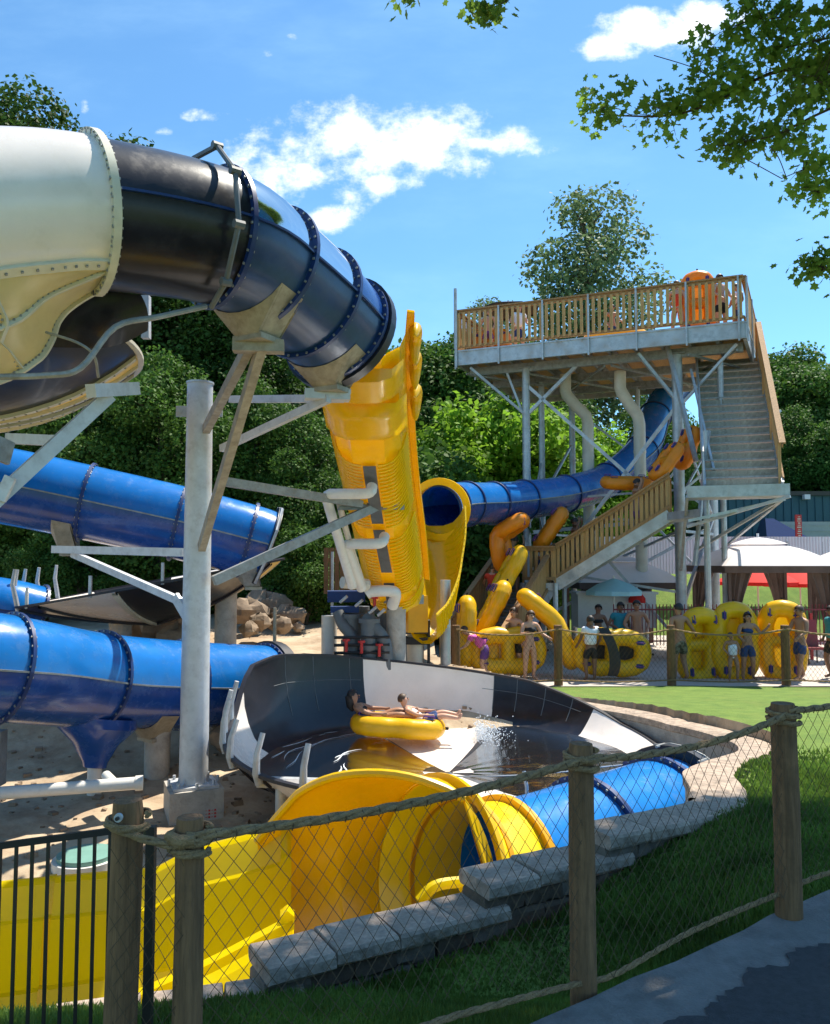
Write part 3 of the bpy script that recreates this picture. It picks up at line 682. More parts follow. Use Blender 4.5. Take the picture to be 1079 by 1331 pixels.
# yellow section: opening ring to the blue joint
s0 = exf[2:9]; rr = [.90,.80,.75,.72,.70,.70,.70]
arc_shell(MB(), s0, rr, 0.0, 180.0, .025, 20).build('upper_shell', M['solidyellow'], ex); arc_shell(MB(), s0, rr, 180.0, 360.0, .025, 20).build('lower_shell', M['solidyellow'], ex)
ring_flange(MB(), exf[4], .72, .05, .05).build('ring_flange', M['orange'], ex)
ring_flange(MB(), exf[8], .70, .06, .07).build('ring_flange', M['orange'], ex)
ring_flange(MB(), exf[2], .89, .06, .05).build('mouth_rim', M['yellow'], ex)
for a, b in ((8,16),(16,24),(24,30)):
    arc_shell(MB(), exf[a:b+1], .70, 0.0, 180.0, .02, 20).build('upper_shell', M['solidblue'], ex); arc_shell(MB(), exf[a:b+1], .70, 180.0, 360.0, .02, 20).build('lower_shell', M['solidblue'], ex)
for i in (16, 24):
    ring_flange(MB(), exf[i], .70, .06, .06).build('ring_flange', M['flange'], ex)
    b_ = MB(); ring_bolts(b_, exf[i], .735, .032, 40, s=.011); o = b_.build('bolts', M['galvd'], ex, 0); o['kind'] = 'stuff'
f = exf[28]; ring_flange(MB(), f, .69, .14, .10).build('end_collar', M['blackflange'], ex)
mb = MB()
for k in range(5):
    a = 100-38*k; q = [exf[i][0]+(exf[i][1]*math.cos(R(a))+exf[i][2]*math.sin(R(a)))*.82 for i in (26,28,30)]; mb.sweep(q, .018, 6)
mb.sweep([exf[30][0]+(exf[30][1]*math.cos(R(a))+exf[30][2]*math.sin(R(a)))*.82 for a in range(110,-70,-15)], .02, 6); mb.build('steel_cage', M['galvd'], ex)
# flare: partial shell opening toward the trough. travel direction reversed -> from the mouth to the left
FP = smooth_path([exf[2][0], (-.30,7.14,-2.84), (-.72,6.98,-2.90), (-1.15,6.86,-3.0)], 8)
frf = frames([Vector(p) for p in FP]); nF = len(frf)
# travelling left: angle 0 (right of travel) = far side, 180 = near side
r_f = [.91+.17*min(1, i/16) for i in range(nF)]
a_far = [lerp(i/(nF-1), [(0,114),(.12,102),(.3,80),(.5,60),(.75,38),(1,20)]) for i in range(nF)]
a_near = [lerp(i/(nF-1), [(0,-248),(.05,-190),(.10,-150),(.2,-138),(1,-150)]) for i in range(nF)]
mb = MB(); arc_shell(mb, frf, r_f, a_near, a_far, .03, 40); mb.build('flared_mouth', M['yellow'], ex)
def rim_of(frs, rs, an, rad=.035):
    return [f[0]+(f[1]*math.cos(R(a))+f[2]*math.sin(R(a)))*(r-.01) for f, r, a in zip(frs, rs, an)]
MB().sweep(rim_of(frf, r_f, a_far), .04, 8).build('far_rim', M['yellow'], ex); MB().sweep(rim_of(frf[1:], r_f[1:], a_near[1:]), .04, 8).build('near_rim', M['lemon'], ex)
# trough: cross-sections lofted from round to flat with stepped far wall
def tsec(c, n, hw, zf, zt):
    pts = []
    prof = [(-hw-.09, zt-.06),(-hw-.08, zt),(-hw, zt+.012),(-hw+.06, zt-.02),(-hw+.20, zt-.26),(-hw+.25,zt-.275),(-hw+.38, zf+.26),(-hw+.43,zf+.245),(-hw+.56, zf+.06),(-hw+.75, zf),(0, zf-.02),(hw-.75, zf),(hw-.56, zf+.06),(hw-.43,zf+.245),(hw-.38, zf+.26),(hw-.25,zt-.275),(hw-.20, zt-.26),(hw-.06, zt-.02),(hw, zt+.012),(hw+.08, zt),(hw+.09, zt-.06)]
    return [Vector((c.x, c.y, 0))+n*x+Z*z for x, z in prof]
TP = smooth_path([(-1.02,6.90,0),(-1.75,6.78,0),(-2.6,6.62,0),(-4.2,6.15,0),(-6.5,5.3,0),(-9,4.2,0)], 6)
rows = []
for i, p in enumerate(TP):
    t = (TP[min(i+1,len(TP)-1)]-TP[max(i-1,0)]).normalized(); n = Vector((t.y,-t.x,0))
    k = min(1, i/9); hw = 1.02+.30*k
    rows.append(tsec(p, n, hw, -3.88-.01*i, lerp(i, [(0,-2.50),(4,-2.66),(8,-2.80),(10,-2.97),(30,-2.97)])))
mb = MB(); mb.grid(rows, 0); mb.build('runout_trough', M['lemon'], ex, 14)
for i in (14, 20):
    t = (TP[i+1]-TP[i]).normalized(); mb = MB(); mb.grid([[q+Z*.015+t*o_ for q in rows[i]] for o_ in (-.03,-.012,.012,.03)]); mb.build('joint_strip', M['yellow'], ex)
# joint hump between flare and trough
FLn = rows[0]; mb = MB(); 
mb.grid([[q+Z*.02 for q in FLn], [q+Z*.06-Vector((.05,0,0)) for q in FLn], [q+Z*.02-Vector((.1,0,0)) for q in FLn]]); mb.build('trough_joint', M['lemon'], ex, 60)
# small yellow drain box with handle-like slot on the near rim
q = U(600,1150,6.55); mb = MB(); mb.sweep(smooth_path([U(545,1172,6.35), U(565,1152,6.4), U(600,1146,6.5), U(632,1142,6.6), U(632,1160,6.6)], 5), .045, 8); mb.sweep([U(600,1158,6.5), U(634,1150,6.6)], .05, 8); mb.build('near_lip', M['lemon'], ex)
# ================================================================= yellow uphill flume
up = empty('uphill_flume', U(512,800,16.5), 'steep yellow ribbed uphill flume seen from beneath, joining the end of the high tube', 'water slide')
C = [U(*c) for c in [(470,436,10.4),(472,480,11.0),(477,530,11.8),(484,590,12.8),(495,660,14.1),(507,725,15.3),(514,775,16.2)]]
path = smooth_path(C, 8); fru = frames(path); nU = len(fru)
def hull(f, w, hgt, off=0):
    """underside cross section: rim, wall, chine, bottom. the open side looks along +u"""
    p, n, u_, t = f; k = w/2
    prof = [(-k-.10,.34),(-k-.10,.42),(-k,.44),(-k+.03,.0),(-k+.10,-.22),(-k+.26,-hgt+.1),(-k+.34,-hgt),(0,-hgt),(k-.34,-hgt),(k-.26,-hgt+.1),(k-.10,-.22),(k-.03,.0),(k,.44),(k+.10,.42),(k+.10,.34)]
    return [p+n*x*(1+off)+u_*(z-off) for x, z in prof]
# travel goes away and down: frames' up is correct (open side up)
Wd = [1.20-.06*i/nU for i in range(nU)]
rows = [hull(f, Wd[i], .42) for i, f in enumerate(fru)]
mb = MB(); mb.grid(rows); mb.grid([[q+f[2]*.03 for q in r_][::-1] for r_, f in zip(rows, fru)]); mb.build('channel', M['yellow'], up, 40)
# deeper boxed panel below the upper part
for (i0, i1, ww, hh) in ((10,17,1.10,.52),(2,9,1.0,.50)):
    rows = []
    for i in range(i0, i1+1):
        k = .0 if i in (i0, i1) else .10; p, n, u_, t = fru[i]; w = ww/2
        rows.append([p+n*x+u_*z for x, z in [(-w-.05,-.25),(-w+.1,-.42-k*.8),(-w+.28,-.42-k*1.6),(0,-.42-k*1.7),(w-.28,-.42-k*1.6),(w-.1,-.42-k*.8),(w+.05,-.25)]])
    MB().grid(rows).build('boxed_panel', M['yellow'], up, 50)
# fish-scale ribs on both sides
for sd in (-1, 1):
    mb = MB()
    P2 = smooth_path(C, 30); f2 = frames(P2); n2_ = len(f2)
    for i in range(int(n2_*.46), n2_-4, 2):
        p, n, u_, t = f2[i]
        if (i-int(n2_*.46)) % 44 > 36: continue
        pts = []
        for (x, z, dt) in [(.13,-.445,.02),(.24,-.44,.0),(.36,-.40,-.03),(.44,-.32,-.07),(.52,-.18,-.12),(.58,.03,-.20)]:
            pts.append(p+n*sd*x+u_*z+t*dt)
        mb.sweep(pts, .020, 5)
    o = mb.build('scale_ribs', M['yellow'] if sd < 0 else M['lemon'], up); o['kind'] = 'stuff'
# dark slot panels along the middle
for (a, b) in ((.47,.64),(.68,.80),(.86,.985)):
    rows = []
    for i in range(int(a*(nU-1)), int(b*(nU-1))+2):
        if i >= nU: break
        p, n, u_, t = fru[i]; rows.append([p+n*x+u_*(-.475+.02*(abs(x) > .1)) for x in (-.10,-.08,.08,.10)])
    MB().grid(rows).build('slot_panel', M['greypipe'], up)
# side gussets (the knobs on the right edge)
for k, i in enumerate((6, 12, 18)):
    p, n, u_, t = fru[i]; c = p-n*(-Wd[i]/2-.12)+u_*.42
    mb = MB(); kp = smooth_path([c-t*.26-u_*.22, c-t*.15+u_*.02, c+u_*.08, c+t*.15+u_*.02, c+t*.26-u_*.25],4); mb.sweep(kp, [.02+.085*math.sin(math.pi*q/(len(kp)-1))**.6 for q in range(len(kp))], 12); mb.build('rim_knuckle', M['yellow'], up)
for k in range(0):
    i = 4+k*5; p, n, u_, t = fru[i]; q = [p+n*(Wd[i]/2+.10)+u_*.44, p+n*(Wd[i]/2+.06)+u_*.1, p+n*(Wd[i]/2-.10)-u_*.26]
    MB().sweep(q, .035, 6).build('side_gusset', M['orange'], up)
# bottom plate where it bears on its beam
q = U(548,772,15.9)
# white feed pipes
pp = empty('feed_pipes', U(450,770,14.6), 'white bent plastic feed pipes climbing beside the yellow uphill flume', 'pipe')
def pipe(pts, r, m='pvc', n=12, parent=None, name='pipe'):
    return MB().sweep(smooth_path([Vector(p) for p in pts], 5), r, n).build(name, M[m], parent)
pipe([U(484,632,12.6),U(478,641,12.5),U(440,642,12.7),U(428,643,12.8),U(426,652,12.9),U(440,700,13.7),U(458,762,14.6)], .085, 'pvc', 12, pp)
pipe([U(500,697,13.8),U(494,706,13.6),U(462,707,13.8),U(452,708,13.9),U(452,716,14),U(470,765,14.8)], .09, 'pvc', 12, pp)
pipe([U(510,788,15.4),U(514,772,15.2),U(505,768,15.1),U(482,769,15.1),U(476,772,15.1)], .11, 'pvc', 12, pp)
pipe([U(438,640,12.9),U(450,690,13.7),U(474,766,14.9)], .055, 'pvcb', 8, pp)
pipe([U(445,757,14.7),U(478,760,15)], .11, 'pvcb', 10, pp)

# ================================================================= yellow return flume with ring
rf = empty('return_flume', U(570,800,17), 'yellow ring mouth and open flume dropping from the far blue tube beside the stairs', 'water slide')
Cb = [U(*c) for c in [(905,488,30.5),(880,500,30),(852,540,29),(835,585,27.5),(790,624,26.5),(735,642,24.6),(680,650,23),(640,654,21.8),(606,655,20.8),(584,657,20.0),(570,662,19.3)]]
Cb_up = Cb
bt = empty('water_slide', U(700,650,21), 'far blue tube slide curling down from the tower deck behind its columns', 'water slide')
slide_tube(bt, Cb_up, .56, [0,1,2,3,4,5,6,7,8,9,10], [(M['blue'],M['navy'])], M['flange'], seam=M['galvd'], per=5, bolts=False, flw=.04)
fe = [U(571,662,18.9), None, None, None]
tdir = Vector((-.22,-1,-.16)).normalized(); n_, u2, t2 = basis(tdir)
arc_shell(MB(), [(fe[0]-t2*.34,n_,u2,t2),(fe[0],n_,u2,t2)], [.60,.62], 0.0, 360.0, .03, 30).build('ring_collar', M['yellow'], rf)
ring_flange(MB(), (fe[0],n_,u2,t2), .58, .16, .10, seg=36).build('ring_mouth', M['yellow'], rf)
C = [fe[0]-Z*.15+t2*.03, U(576,718,18.3), U(574,760,17.7), U(562,795,17.1), U(548,812,16.7)]
fy = frames(smooth_path(C, 6))
# open U section
rows = []
for i, (p, n, u_, t) in enumerate(fy):
    k = lerp(i/(len(fy)-1), [(0,.56),(.35,.42),(1,.36)]); hh = lerp(i/(len(fy)-1), [(0,.30),(.4,.22),(1,.2)])
    nn = Vector((1,-.35,0)).normalized(); b_ = Vector((-.3,-.9,-.3)).normalized()
    dn = -(u_)
    rows.append([p+nn*x*k-dn*z for x, z in [(-1.08,hh),(-1,hh+.03),(-.93,.0),(-.7,-.32),(-.3,-.45),(.3,-.45),(.7,-.32),(.93,0),(1,hh+.03),(1.08,hh)]])
mb = MB(); mb.grid(rows); mb.grid([[q+Z*.03 for q in r_][::-1] for r_ in rows]); mb.build('channel', M['yellow'], rf, 50)
mb = MB()
for i in range(2, len(fy)-3, 1):
    r_ = rows[i]; mb.sweep([r_[8]+Vector((.01,-.02,0)), r_[7], r_[6], r_[5]], .02, 5)
o = mb.build('side_ribs', M['lemon'], rf); o['kind'] = 'stuff'
q = U(540,785,16.9); MB().box(q-Z*.2, (.42,.4,.75), .3).build('transition_box', M['orange'], rf)
q = U(574,760,17.3); mb = MB(); mb.cyl((q.x+.08,q.y,-2.6),(q.x+.08,q.y,q.z+.1),.11,n=14); mb.build('flume_column', M['galv'], rf)

# ================================================================= supports
GRP = 'steel support structures of the slides'
def flatbeam(name, root, a, b, w=.13, h=.13, m='paintsteel'):
    return MB().beam(a, b, w, h).build(name, M[m], root)
pb = U(248,1048,11.75); ptp = U(263,500,11.8)
col0 = empty('support_column', (pb.x, pb.y, -3.6), 'tall pale grey steel column on a concrete plinth with angled arms to the high tube', 'column', GRP)
cx, cy = (pb.x+ptp.x)/2, 11.78
zb = U(250,1018,11.78).z
MB().cyl((cx,cy,zb),(cx,cy,ptp.z),.205,.185,n=28).build('shaft', M['paintsteel'], col0)
mb = MB(); mb.cyl((cx,cy,ptp.z),(cx,cy,ptp.z+.03),.20,n=28); mb.build('cap_plate', M['galv'], col0)
mb = MB(); mb.box((cx,cy,zb-.0),(.62,.62,.035), .4)
for k in range(8):
    a = k*math.pi/4+.4; d = Vector((math.cos(a), math.sin(a), 0)); c = Vector((cx,cy,zb)); mb.hexa([c+d*.19-Vector((-d.y,d.x,0))*.01, c+d*.30-Vector((-d.y,d.x,0))*.01, c+d*.30+Vector((-d.y,d.x,0))*.01, c+d*.19+Vector((-d.y,d.x,0))*.01, c+d*.19-Vector((-d.y,d.x,0))*.01+Z*.20, c+d*.22-Vector((-d.y,d.x,0))*.01+Z*.05, c+d*.22+Vector((-d.y,d.x,0))*.01+Z*.05, c+d*.19+Vector((-d.y,d.x,0))*.01+Z*.20])
    mb.cyl(c+d*.34, c+d*.34+Z*.08, .022, n=6)
mb.build('base_plate', M['paintsteel'], col0)
mb = MB(); mb.box((cx,cy,zb-.45),(.74,.74,.86), .4); pl = mb.build('plinth', M['conc'], col0)
mb = MB()
e = Euler((0,0,.4)).to_matrix(); fx = e@Vector((1,0,0)); fy_ = e@Vector((0,-1,0)); c0 = Vector((cx,cy,zb))+fy_*.372+fx*.18
for r_ in range(3):
    x = 0
    for k in range(4):
        mb.box(c0+fx*(k*.04-.05)-Z*(.30+.045*r_), (.026,.002,.006+.02*(k % 2)), .4)
mb.build('red_marking', M['red'], pl, 0)
# top collar lugs
mb = MB(); c = Vector((cx,cy,U(0,535,11.78).z)); 
for s in (-1, 1): mb.box(c+Vector((s*.26,-.02,0)), (.16,.03,.16), .0); mb.cyl(c+Vector((s*.28,-.045,0)), c+Vector((s*.28,.02,0)), .03, n=8)
mb.build('lug', M['galv'], col0)
# arm pair to saddle 1 (tan struts)
a1 = sad1
flatbeam('strut', col0, a1+Vector((-.08,.0,-.02)), U(268,558,11.62), .10, .13, 'tansteel')
flatbeam('strut', col0, a1+Vector((.05,0,-.02)), U(262,712,11.5), .10, .13, 'tansteel')
flatbeam('top_bracket', col0, a1+Vector((-.26,0,-.03)), a1+Vector((.28,.05,-.03)), .16, .13, 'tansteel')
# arms to saddle 2
a2 = sad2
flatbeam('arm', col0, U(300,519,11.7), a2+Vector((.12,.2,-.03)), .07, .10)
flatbeam('arm', col0, U(288,583,11.62), a2+Vector((-.02,-.05,-.08)), .07, .10)
flatbeam('arm_plate', col0, a2+Vector((-.32,0,-.02)), a2+Vector((.22,.1,-.02)), .2, .12)
# arms to the uphill flume
flatbeam('arm', col0, U(286,625,11.65), U(470,655,13.2), .10, .13, 'galvd'); flatbeam('arm', col0, U(278,755,11.6), U(492,657,13.4), .10, .14, 'galvd')
flatbeam('arm_plate', col0, U(440,658,13.15), U(524,658,13.55), .12, .12, 'galvd')
# arms to the middle tube saddle
flatbeam('arm', col0, U(70,714,14.4), U(240,718,12.3), .10, .13, 'paintsteel'); flatbeam('arm', col0, U(95,720,14.3), U(238,783,12.0), .09, .11, 'paintsteel')
flatbeam('gusset', col0, U(228,776,11.9), U(242,800,11.7), .05, .16)
# beams under the upper-left bowl
br = empty('steel_bracing', U(60,560,8), 'pale steel beams bracing the underside of the high bowl at the left edge', 'frame', GRP)
flatbeam('beam', br, U(118,508,7.6), U(176,505,8.3), .11, .13); flatbeam('beam', br, U(142,514,7.9), U(-60,700,7.0), .10, .13); flatbeam('beam', br, U(10,570,8.6), U(78,573,8.4), .08, .11)
flatbeam('beam', br, U(-40,566,7.2), U(14,590,7.6), .05, .22, 'galvd'); flatbeam('post', br, U(190,385,9.4), U(190,440,9.4), .09, .09)
flatbeam('gusset', br, U(0,650,7.2), U(14,620,7.2), .04, .1)
# concrete pillars
def pillar(px, ptop, pbot, d, w, label, m='conc', band=True, sides=20):
    a = U(px, ptop, d); b = U(px, pbot, d); r_ = w/2*d/FPX; mb = MB(); mb.cyl((a.x,a.y,b.z-.4),(a.x,a.y,a.z),r_,n=sides)
    if band: mb.cyl((a.x,a.y,a.z-.02),(a.x,a.y,a.z+.10),r_*1.05,n=sides); mb.cyl((a.x,a.y,(a.z+b.z)/2),(a.x,a.y,(a.z+b.z)/2+.02),r_*1.01,n=sides)
    return mb.thing('concrete_pillar', M[m], label, 'pillar', 'round concrete pillars under the slides')
pillar(205,952,1018,13.3,32,'round grey concrete pillar under the low blue tube just left of the tall steel column')
pillar(294,770,848,17.4,28,'round concrete pillar in front of the boulders right of the tall steel column')
pillar(157,812,832,17.6,28,'short concrete pier under the tilted mid-left bowl')
mb = MB(); q = U(159,780,17.6); mb.cyl((q.x,q.y,-2.2),(q.x,q.y,-1.25),.09,n=10); mb.build('foot_column', M['galv'], mbw)
pillar(515,793,880,15.9,25,'round concrete pillar carrying the foot of the yellow uphill flume','conc')
pillar(540,805,885,17.2,22,'grey pillar with dark steel bands right of the flume foot','pvcb')
pillar(428,800,860,16.6,20,'pale capped plastic pipe stub standing left of the grey pump pipes','pvc',False)
mb = MB(); q = U(432,755,16.7); mb.cyl((q.x,q.y,q.z+.6),(q.x,q.y,U(0,806,16.7).z),.03,n=6); mb.thing('marker_pole', M['galv'], 'thin steel pole standing behind the pale plastic pipe stub', 'pole')
mb = MB(); q = U(357,832,15.9); mb.cyl((q.x,q.y,-2.4),(q.x,q.y,U(0,790,15.9).z),.035,n=6); mb.thing('marker_pole', M['tansteel'], 'short brown stake standing in sunlit dirt behind the large bowl', 'pole')
MB().beam(U(498,778,15.7), U(548,779,16.2), .16, .18).thing('cross_beam', M['galvd'], 'short steel cross beam under the foot of the yellow uphill flume', 'beam')
# dark bands
mb = MB(); q = U(540,820,17.2); 
for zz in (818, 832): z_ = U(0,zz,17.2).z; mb.box((q.x,q.y,z_), (.52,.52,.14))
mb.box((q.x+.28,q.y,U(0,840,17.2).z), (.06,.3,1.1)); mb.thing('steel_clamp_frame', M['rubber'], 'black steel clamp frame strapped round the banded grey pillar', 'frame')

# ================================================================= pumps
pu = empty('pump_manifold', U(475,860,16), 'cluster of grey water pumps and pipes with red valves below the yellow flume', 'pump')
for (x, y0, y1, d, r_) in ((458,800,900,15.9,.17),(480,806,900,15.6,.16),(500,790,900,16.3,.15),(468,790,870,16.6,.15)):
    a = U(x,y0,d); mb = MB(); mb.cyl((a.x,a.y,-3.2),(a.x,a.y,a.z),r_,n=14); mb.cyl((a.x,a.y,a.z-.05),(a.x,a.y,a.z+.03),r_*1.3,n=14); mb.cyl((a.x,a.y,a.z-.55),(a.x,a.y,a.z-.47),r_*1.3,n=14); mb.build('riser', M['greypipe'], pu)
pipe([U(440,796,15.9),U(446,812,15.8),U(458,830,15.7),U(460,870,15.6)], .12, 'greypipe', 12, pu, 'elbow'); pipe([U(478,800,15.7),U(486,815,15.6),U(500,835,15.6),U(504,870,15.6)], .13, 'greypipe', 12, pu, 'elbow')
mb = MB(); mb.box(U(450,775,16.4), (.75,.4,.22), .1); mb.box(U(448,792,16.0), (.55,.25,.12), .1); mb.build('motor_housing', M['cnavy'], pu)
for (x, y, d) in ((487,777,15.5),(450,832,15.3),(470,834,15.3),(493,838,15.4)):
    q = U(x,y,d); mb = MB(); mb.cyl(q-Z*.02, q+Z*.02, .07, n=12); mb.cyl(q-Z*.22, q, .03, n=6); mb.build('valve_wheel', M['red'], pu)
for (x, y) in ((442,783),(462,788),(480,797),(491,800)):
    q = U(x,y,15.5); MB().cyl(q, q+Vector((.14,-.05,.12)), .03, n=8).build('lever', M['galv'], pu)
mb = MB()
for k in range(3): z_ = U(0,828+k*10,15.5).z; mb.cyl((U(440,0,15.5).x,15.4,z_),(U(508,0,15.5).x,15.5,z_),.03,n=8)
mb.build('crossover_pipe', M['rubber'], pu)
# small wooden screen
ws = empty('wooden_screen', U(442,770,17), 'small brown board screen behind the white feed pipes', 'fence')
for k in range(6):
    a = U(424+k*7,712,17.1); b = U(424+k*7,772,17.1); MB().box(((a.x+b.x)/2,17.1,(a.z+b.z)/2), (.095,.025,a.z-b.z)).build('board', M['woodg'], ws)
MB().beam(U(420,728,17.15),U(466,728,17.15),.04,.07).build('rail', M['woodg'], ws)

# ================================================================= tower
tw = empty('slide_tower', (5.2,25.5,-2.75), 'tall steel slide tower with wooden railed deck, many legs and stairs on its right', 'tower')
NL = Vector((1.32,25.2,0)); NR = Vector((9.12,22.0,0)); du = (NR-NL).normalized(); dw = Vector((.44,.90,0)).normalized(); DL = (NR-NL).length; DD = 6.8; ZD = 6.6
def T(s, w, z): return NL+du*s+dw*w+Z*z
ang = math.atan2(du.y, du.x)
MB().hexa([T(.05,.05,ZD-.06),T(DL-.05,.05,ZD-.06),T(DL-.05,DD-.05,ZD-.06),T(.05,DD-.05,ZD-.06),T(.05,.05,ZD),T(DL-.05,.05,ZD),T(DL-.05,DD-.05,ZD),T(.05,DD-.05,ZD)]).build('deck_floor', M['woodl'], tw)
for a, b in (((0,0),(DL,0)),((DL,0),(DL,DD)),((DL,DD),(0,DD)),((0,DD),(0,0))):
    MB().beam(T(*a,ZD-.21), T(*b,ZD-.21), .10, .44).build('fascia_beam', M['galv'], tw)
    MB().beam(T(*a,ZD+.02), T(*b,ZD+.02), .16, .05).build('fascia_cap', M['galv'], tw)
for k in range(1, 11):
    s = DL*k/11; MB().beam(T(s,.1,ZD-.20), T(s,DD-.1,ZD-.20), .09, .24).build('joist', M['galvd'], tw)
for w in (.9, 3.0, 5.0): MB().beam(T(.1,w,ZD-.46), T(DL-.1,w,ZD-.46), .16, .26).build('girder', M['galvd'], tw)
for a, b in (((1.9,.9),(4.4,5.0)),((4.4,.9),(1.9,5.0)),((4.6,.9),(6.6,5.0)),((6.9,.4),(8.2,2.9)),((8.2,.4),(6.9,2.9)),((.2,.3),(1.9,3.0))):
    MB().beam(T(*a,ZD-.64), T(*b,ZD-.64), .06, .06).build('deck_brace', M['galvd'], tw)
cols = [(1.94,.9,.125),(6.5,.9,.155),(2.33,4.9,.11),(7.05,4.6,.15),(1.8,3.0,.10),(4.6,5.0,.09)]
for s, w, r_ in cols:
    a = T(s,w,-2.75); b = T(s,w,ZD-.5); mb = MB(); mb.cyl(a, b, r_, n=16); mb.build('column', M['galv'], tw); MB().box(a+Z*.02, (r_*3.4,r_*3.4,.05), ang).build('column_plate', M['galvd'], tw); MB().box(b+Z*.01,(r_*3,r_*3,.04), ang).build('column_plate', M['galvd'], tw)
def br_(a, b, w=.07, m='galv'): return MB().beam(a, b, w, w).build('brace', M[m], tw)
cA = lambda z: T(1.94,.9,z); cB = lambda z: T(6.5,.9,z); cC = lambda z: T(2.33,4.9,z); cD = lambda z: T(7.05,4.6,z)
br_(cA(5.6), cB(1.2), .10); br_(cA(-1.2), cB(4.6), .10); br_(cA(.9), cB(1.25), .11); br_(cA(1.9), cB(2.1), .06)
br_(cA(1.1), cC(4.2)); br_(cC(1.6), cD(1.2), .09); br_(cC(5.5), cD(1.6)); br_(cB(4.4), cD(1.4), .06); br_(cB(.9), cD(.9), .08); br_(cB(-1.4), cD(1.5), .10); br_(cA(.9), cC(.9), .07); br_(cC(-1.5), cD(4.6))
br_(cA(-.2), cB(-.9), .07); br_(cA(-2.0), cD(1.2), .08); br_(cC(-.6), cB(.9), .07); br_(cC(1.6), T(4.6,5.0,-1.2), .06); br_(T(4.6,5.0,1.8), cD(-.8), .07); br_(cA(3.1), T(1.8,3.0,1.0), .05); br_(cA(1.0), T(1.8,3.0,3.4), .05); br_(cB(1.8), cD(4.0), .06)
br_(cA(4.6), T(.4,.1,ZD-.5), .08); br_(cA(4.4), T(1.3,.9,ZD-.5), .07); br_(cA(4.6), T(3.6,.9,ZD-.5), .10)
br_(cB(4.7), T(5.5,.3,ZD-.5), .09); br_(cB(4.5), T(8.2,.3,ZD-.5), .07); br_(cB(2.0), T(9.2,3.0,4.6), .07)
br_(cA(-2.2), T(4.2,.5,1.1), .06); br_(cB(-2.4), T(4.2,.9,.3), .08)
# railing pickets
pk = mesh_of(MB().box((0,0,.55), (.085,.03,1.10)), 'picket', M['woodl'], 0)
pks = mesh_of(MB().box((0,0,.42), (.085,.03,.86)), 'picket', M['woodl'], 0)
def railing(a, b, h=1.28, gap=.175, posts=6, pm=None, steel=True, root=tw, top=.05):
    r_ = empty('railing', a); r_.parent = root; r_.location = Vector(a)-ORG[root.name]; ORG[r_.name] = Vector(a)
    L = (b-a).length; d = (b-a)/L; hd = Vector((d.x,d.y,0)).normalized(); az = math.atan2(d.y,d.x)
    MB().beam(a+Z*h, b+Z*h, .15, .045).build('handrail', M['wood'], r_); MB().beam(a+Z*(h-.07)+0*Z, b+Z*(h-.07), .04, .09).build('top_rail', M['wood'], r_); MB().beam(a+Z*.12, b+Z*.12, .04, .09).build('bottom_rail', M['wood'], r_)
    n = int(L/gap)
    for i in range(n):
        p = a+d*(i+.5)*L/n+Z*.1; inst('picket', pm or pk, r_, p-Vector((-hd.y,hd.x,0))*.045, (0,0,az+random.uniform(-.03,.03)))
    for i in range(posts):
        p = a+d*(L*(i+.02)/(posts-1)*.98); (MB().beam(p-Z*(.55 if steel else .2)-Vector((-hd.y,hd.x,0))*.08, p+Z*h-Vector((-hd.y,hd.x,0))*.08, .05, .05, up=hd)).build('steel_post' if steel else 'wood_post', M['galv'] if steel else M['woodl'], r_)
    return r_
railing(T(0,-.02,ZD+.04), T(DL,-.02,ZD+.04), posts=7); railing(T(DL,0,ZD+.04), T(DL,DD,ZD+.04), posts=4); railing(T(DL,DD,ZD+.04), T(0,DD,ZD+.04), posts=6); railing(T(0,DD,ZD+.04), T(0,0,ZD+.04), posts=5)
a = T(-.02,-.05,ZD+.1); MB().cyl(a, a+Z*1.95, .05, n=8).build('corner_pole', M['galv'], tw); MB().cyl(T(.9,.0,ZD+1), T(.9,0,ZD+1.55), .03, n=8).build('corner_pole', M['galv'], tw)
mb = MB(); c = T(1.0,2.0,ZD+1.75)
rows = [[c+Z*.0+Vector((math.cos(a)*r_,math.sin(a)*r_,z)) for a in [2*math.pi*k/8+.3 for k in range(8)]] for r_, z in ((1.05,0),(1.07,.04),(.1,.34),(.01,.36))]
cn = empty('deck_umbrella', T(1.0,2.0,ZD), 'dark umbrella canopy standing on the tower deck near its left corner', 'umbrella')
mb.grid(rows, closeu=True).build('canopy', M['umbdark'], cn, 10); MB().cyl(T(1.0,2.0,ZD), c+Z*.4, .025, n=8).build('pole', M['galv'], cn)
# downpipes (beige)
for (x1, y1, x2, y2, d, rr_) in ((735,512,764,545,26.4,.19),(806,508,831,545,25.2,.185)):
    a = U(x1,y1-25,d); b = U(x1,y1,d); c = U(x2,y2,d); e = Vector((c.x,c.y,-1.0 if x1 < 760 else -1.1)); 
    mb = MB(); mb.sweep([a, b+Z*.1, b-Z*.05+Vector((.05,0,0)), b.lerp(c,.5), c+Z*.12-Vector((.05,0,0)), c-Z*.15, Vector((c.x,c.y,2)), e], rr_, 16, m=0); o = mb.build('downpipe', M['pvcb'], tw)
    MB().cyl(e+Z*.35, e-Z*.1, rr_*1.5, n=18).build('rubber_coupling', M['rubber'], tw); MB().cyl(e-Z*.1, e-Z*1.7, rr_*1.05, n=16).build('pipe_stub', M['pvc'], tw)
    for zz in (3.4, .9): MB().cyl((c.x,c.y,zz),(c.x,c.y,zz+.1),rr_*1.06,n=16).build('pipe_band', M['pvcb'], tw)
# small gate valve housing / water trough
mb = MB(); q = U(797,800,24.4); mb.box((q.x,q.y,-1.45), (2.3,1.0,1.0)); mb.box((q.x,q.y,-.93), (2.42,1.1,.07)); mb.thing('water_tank', M['pvc'], 'white water tank between the two beige downpipes', 'tank')
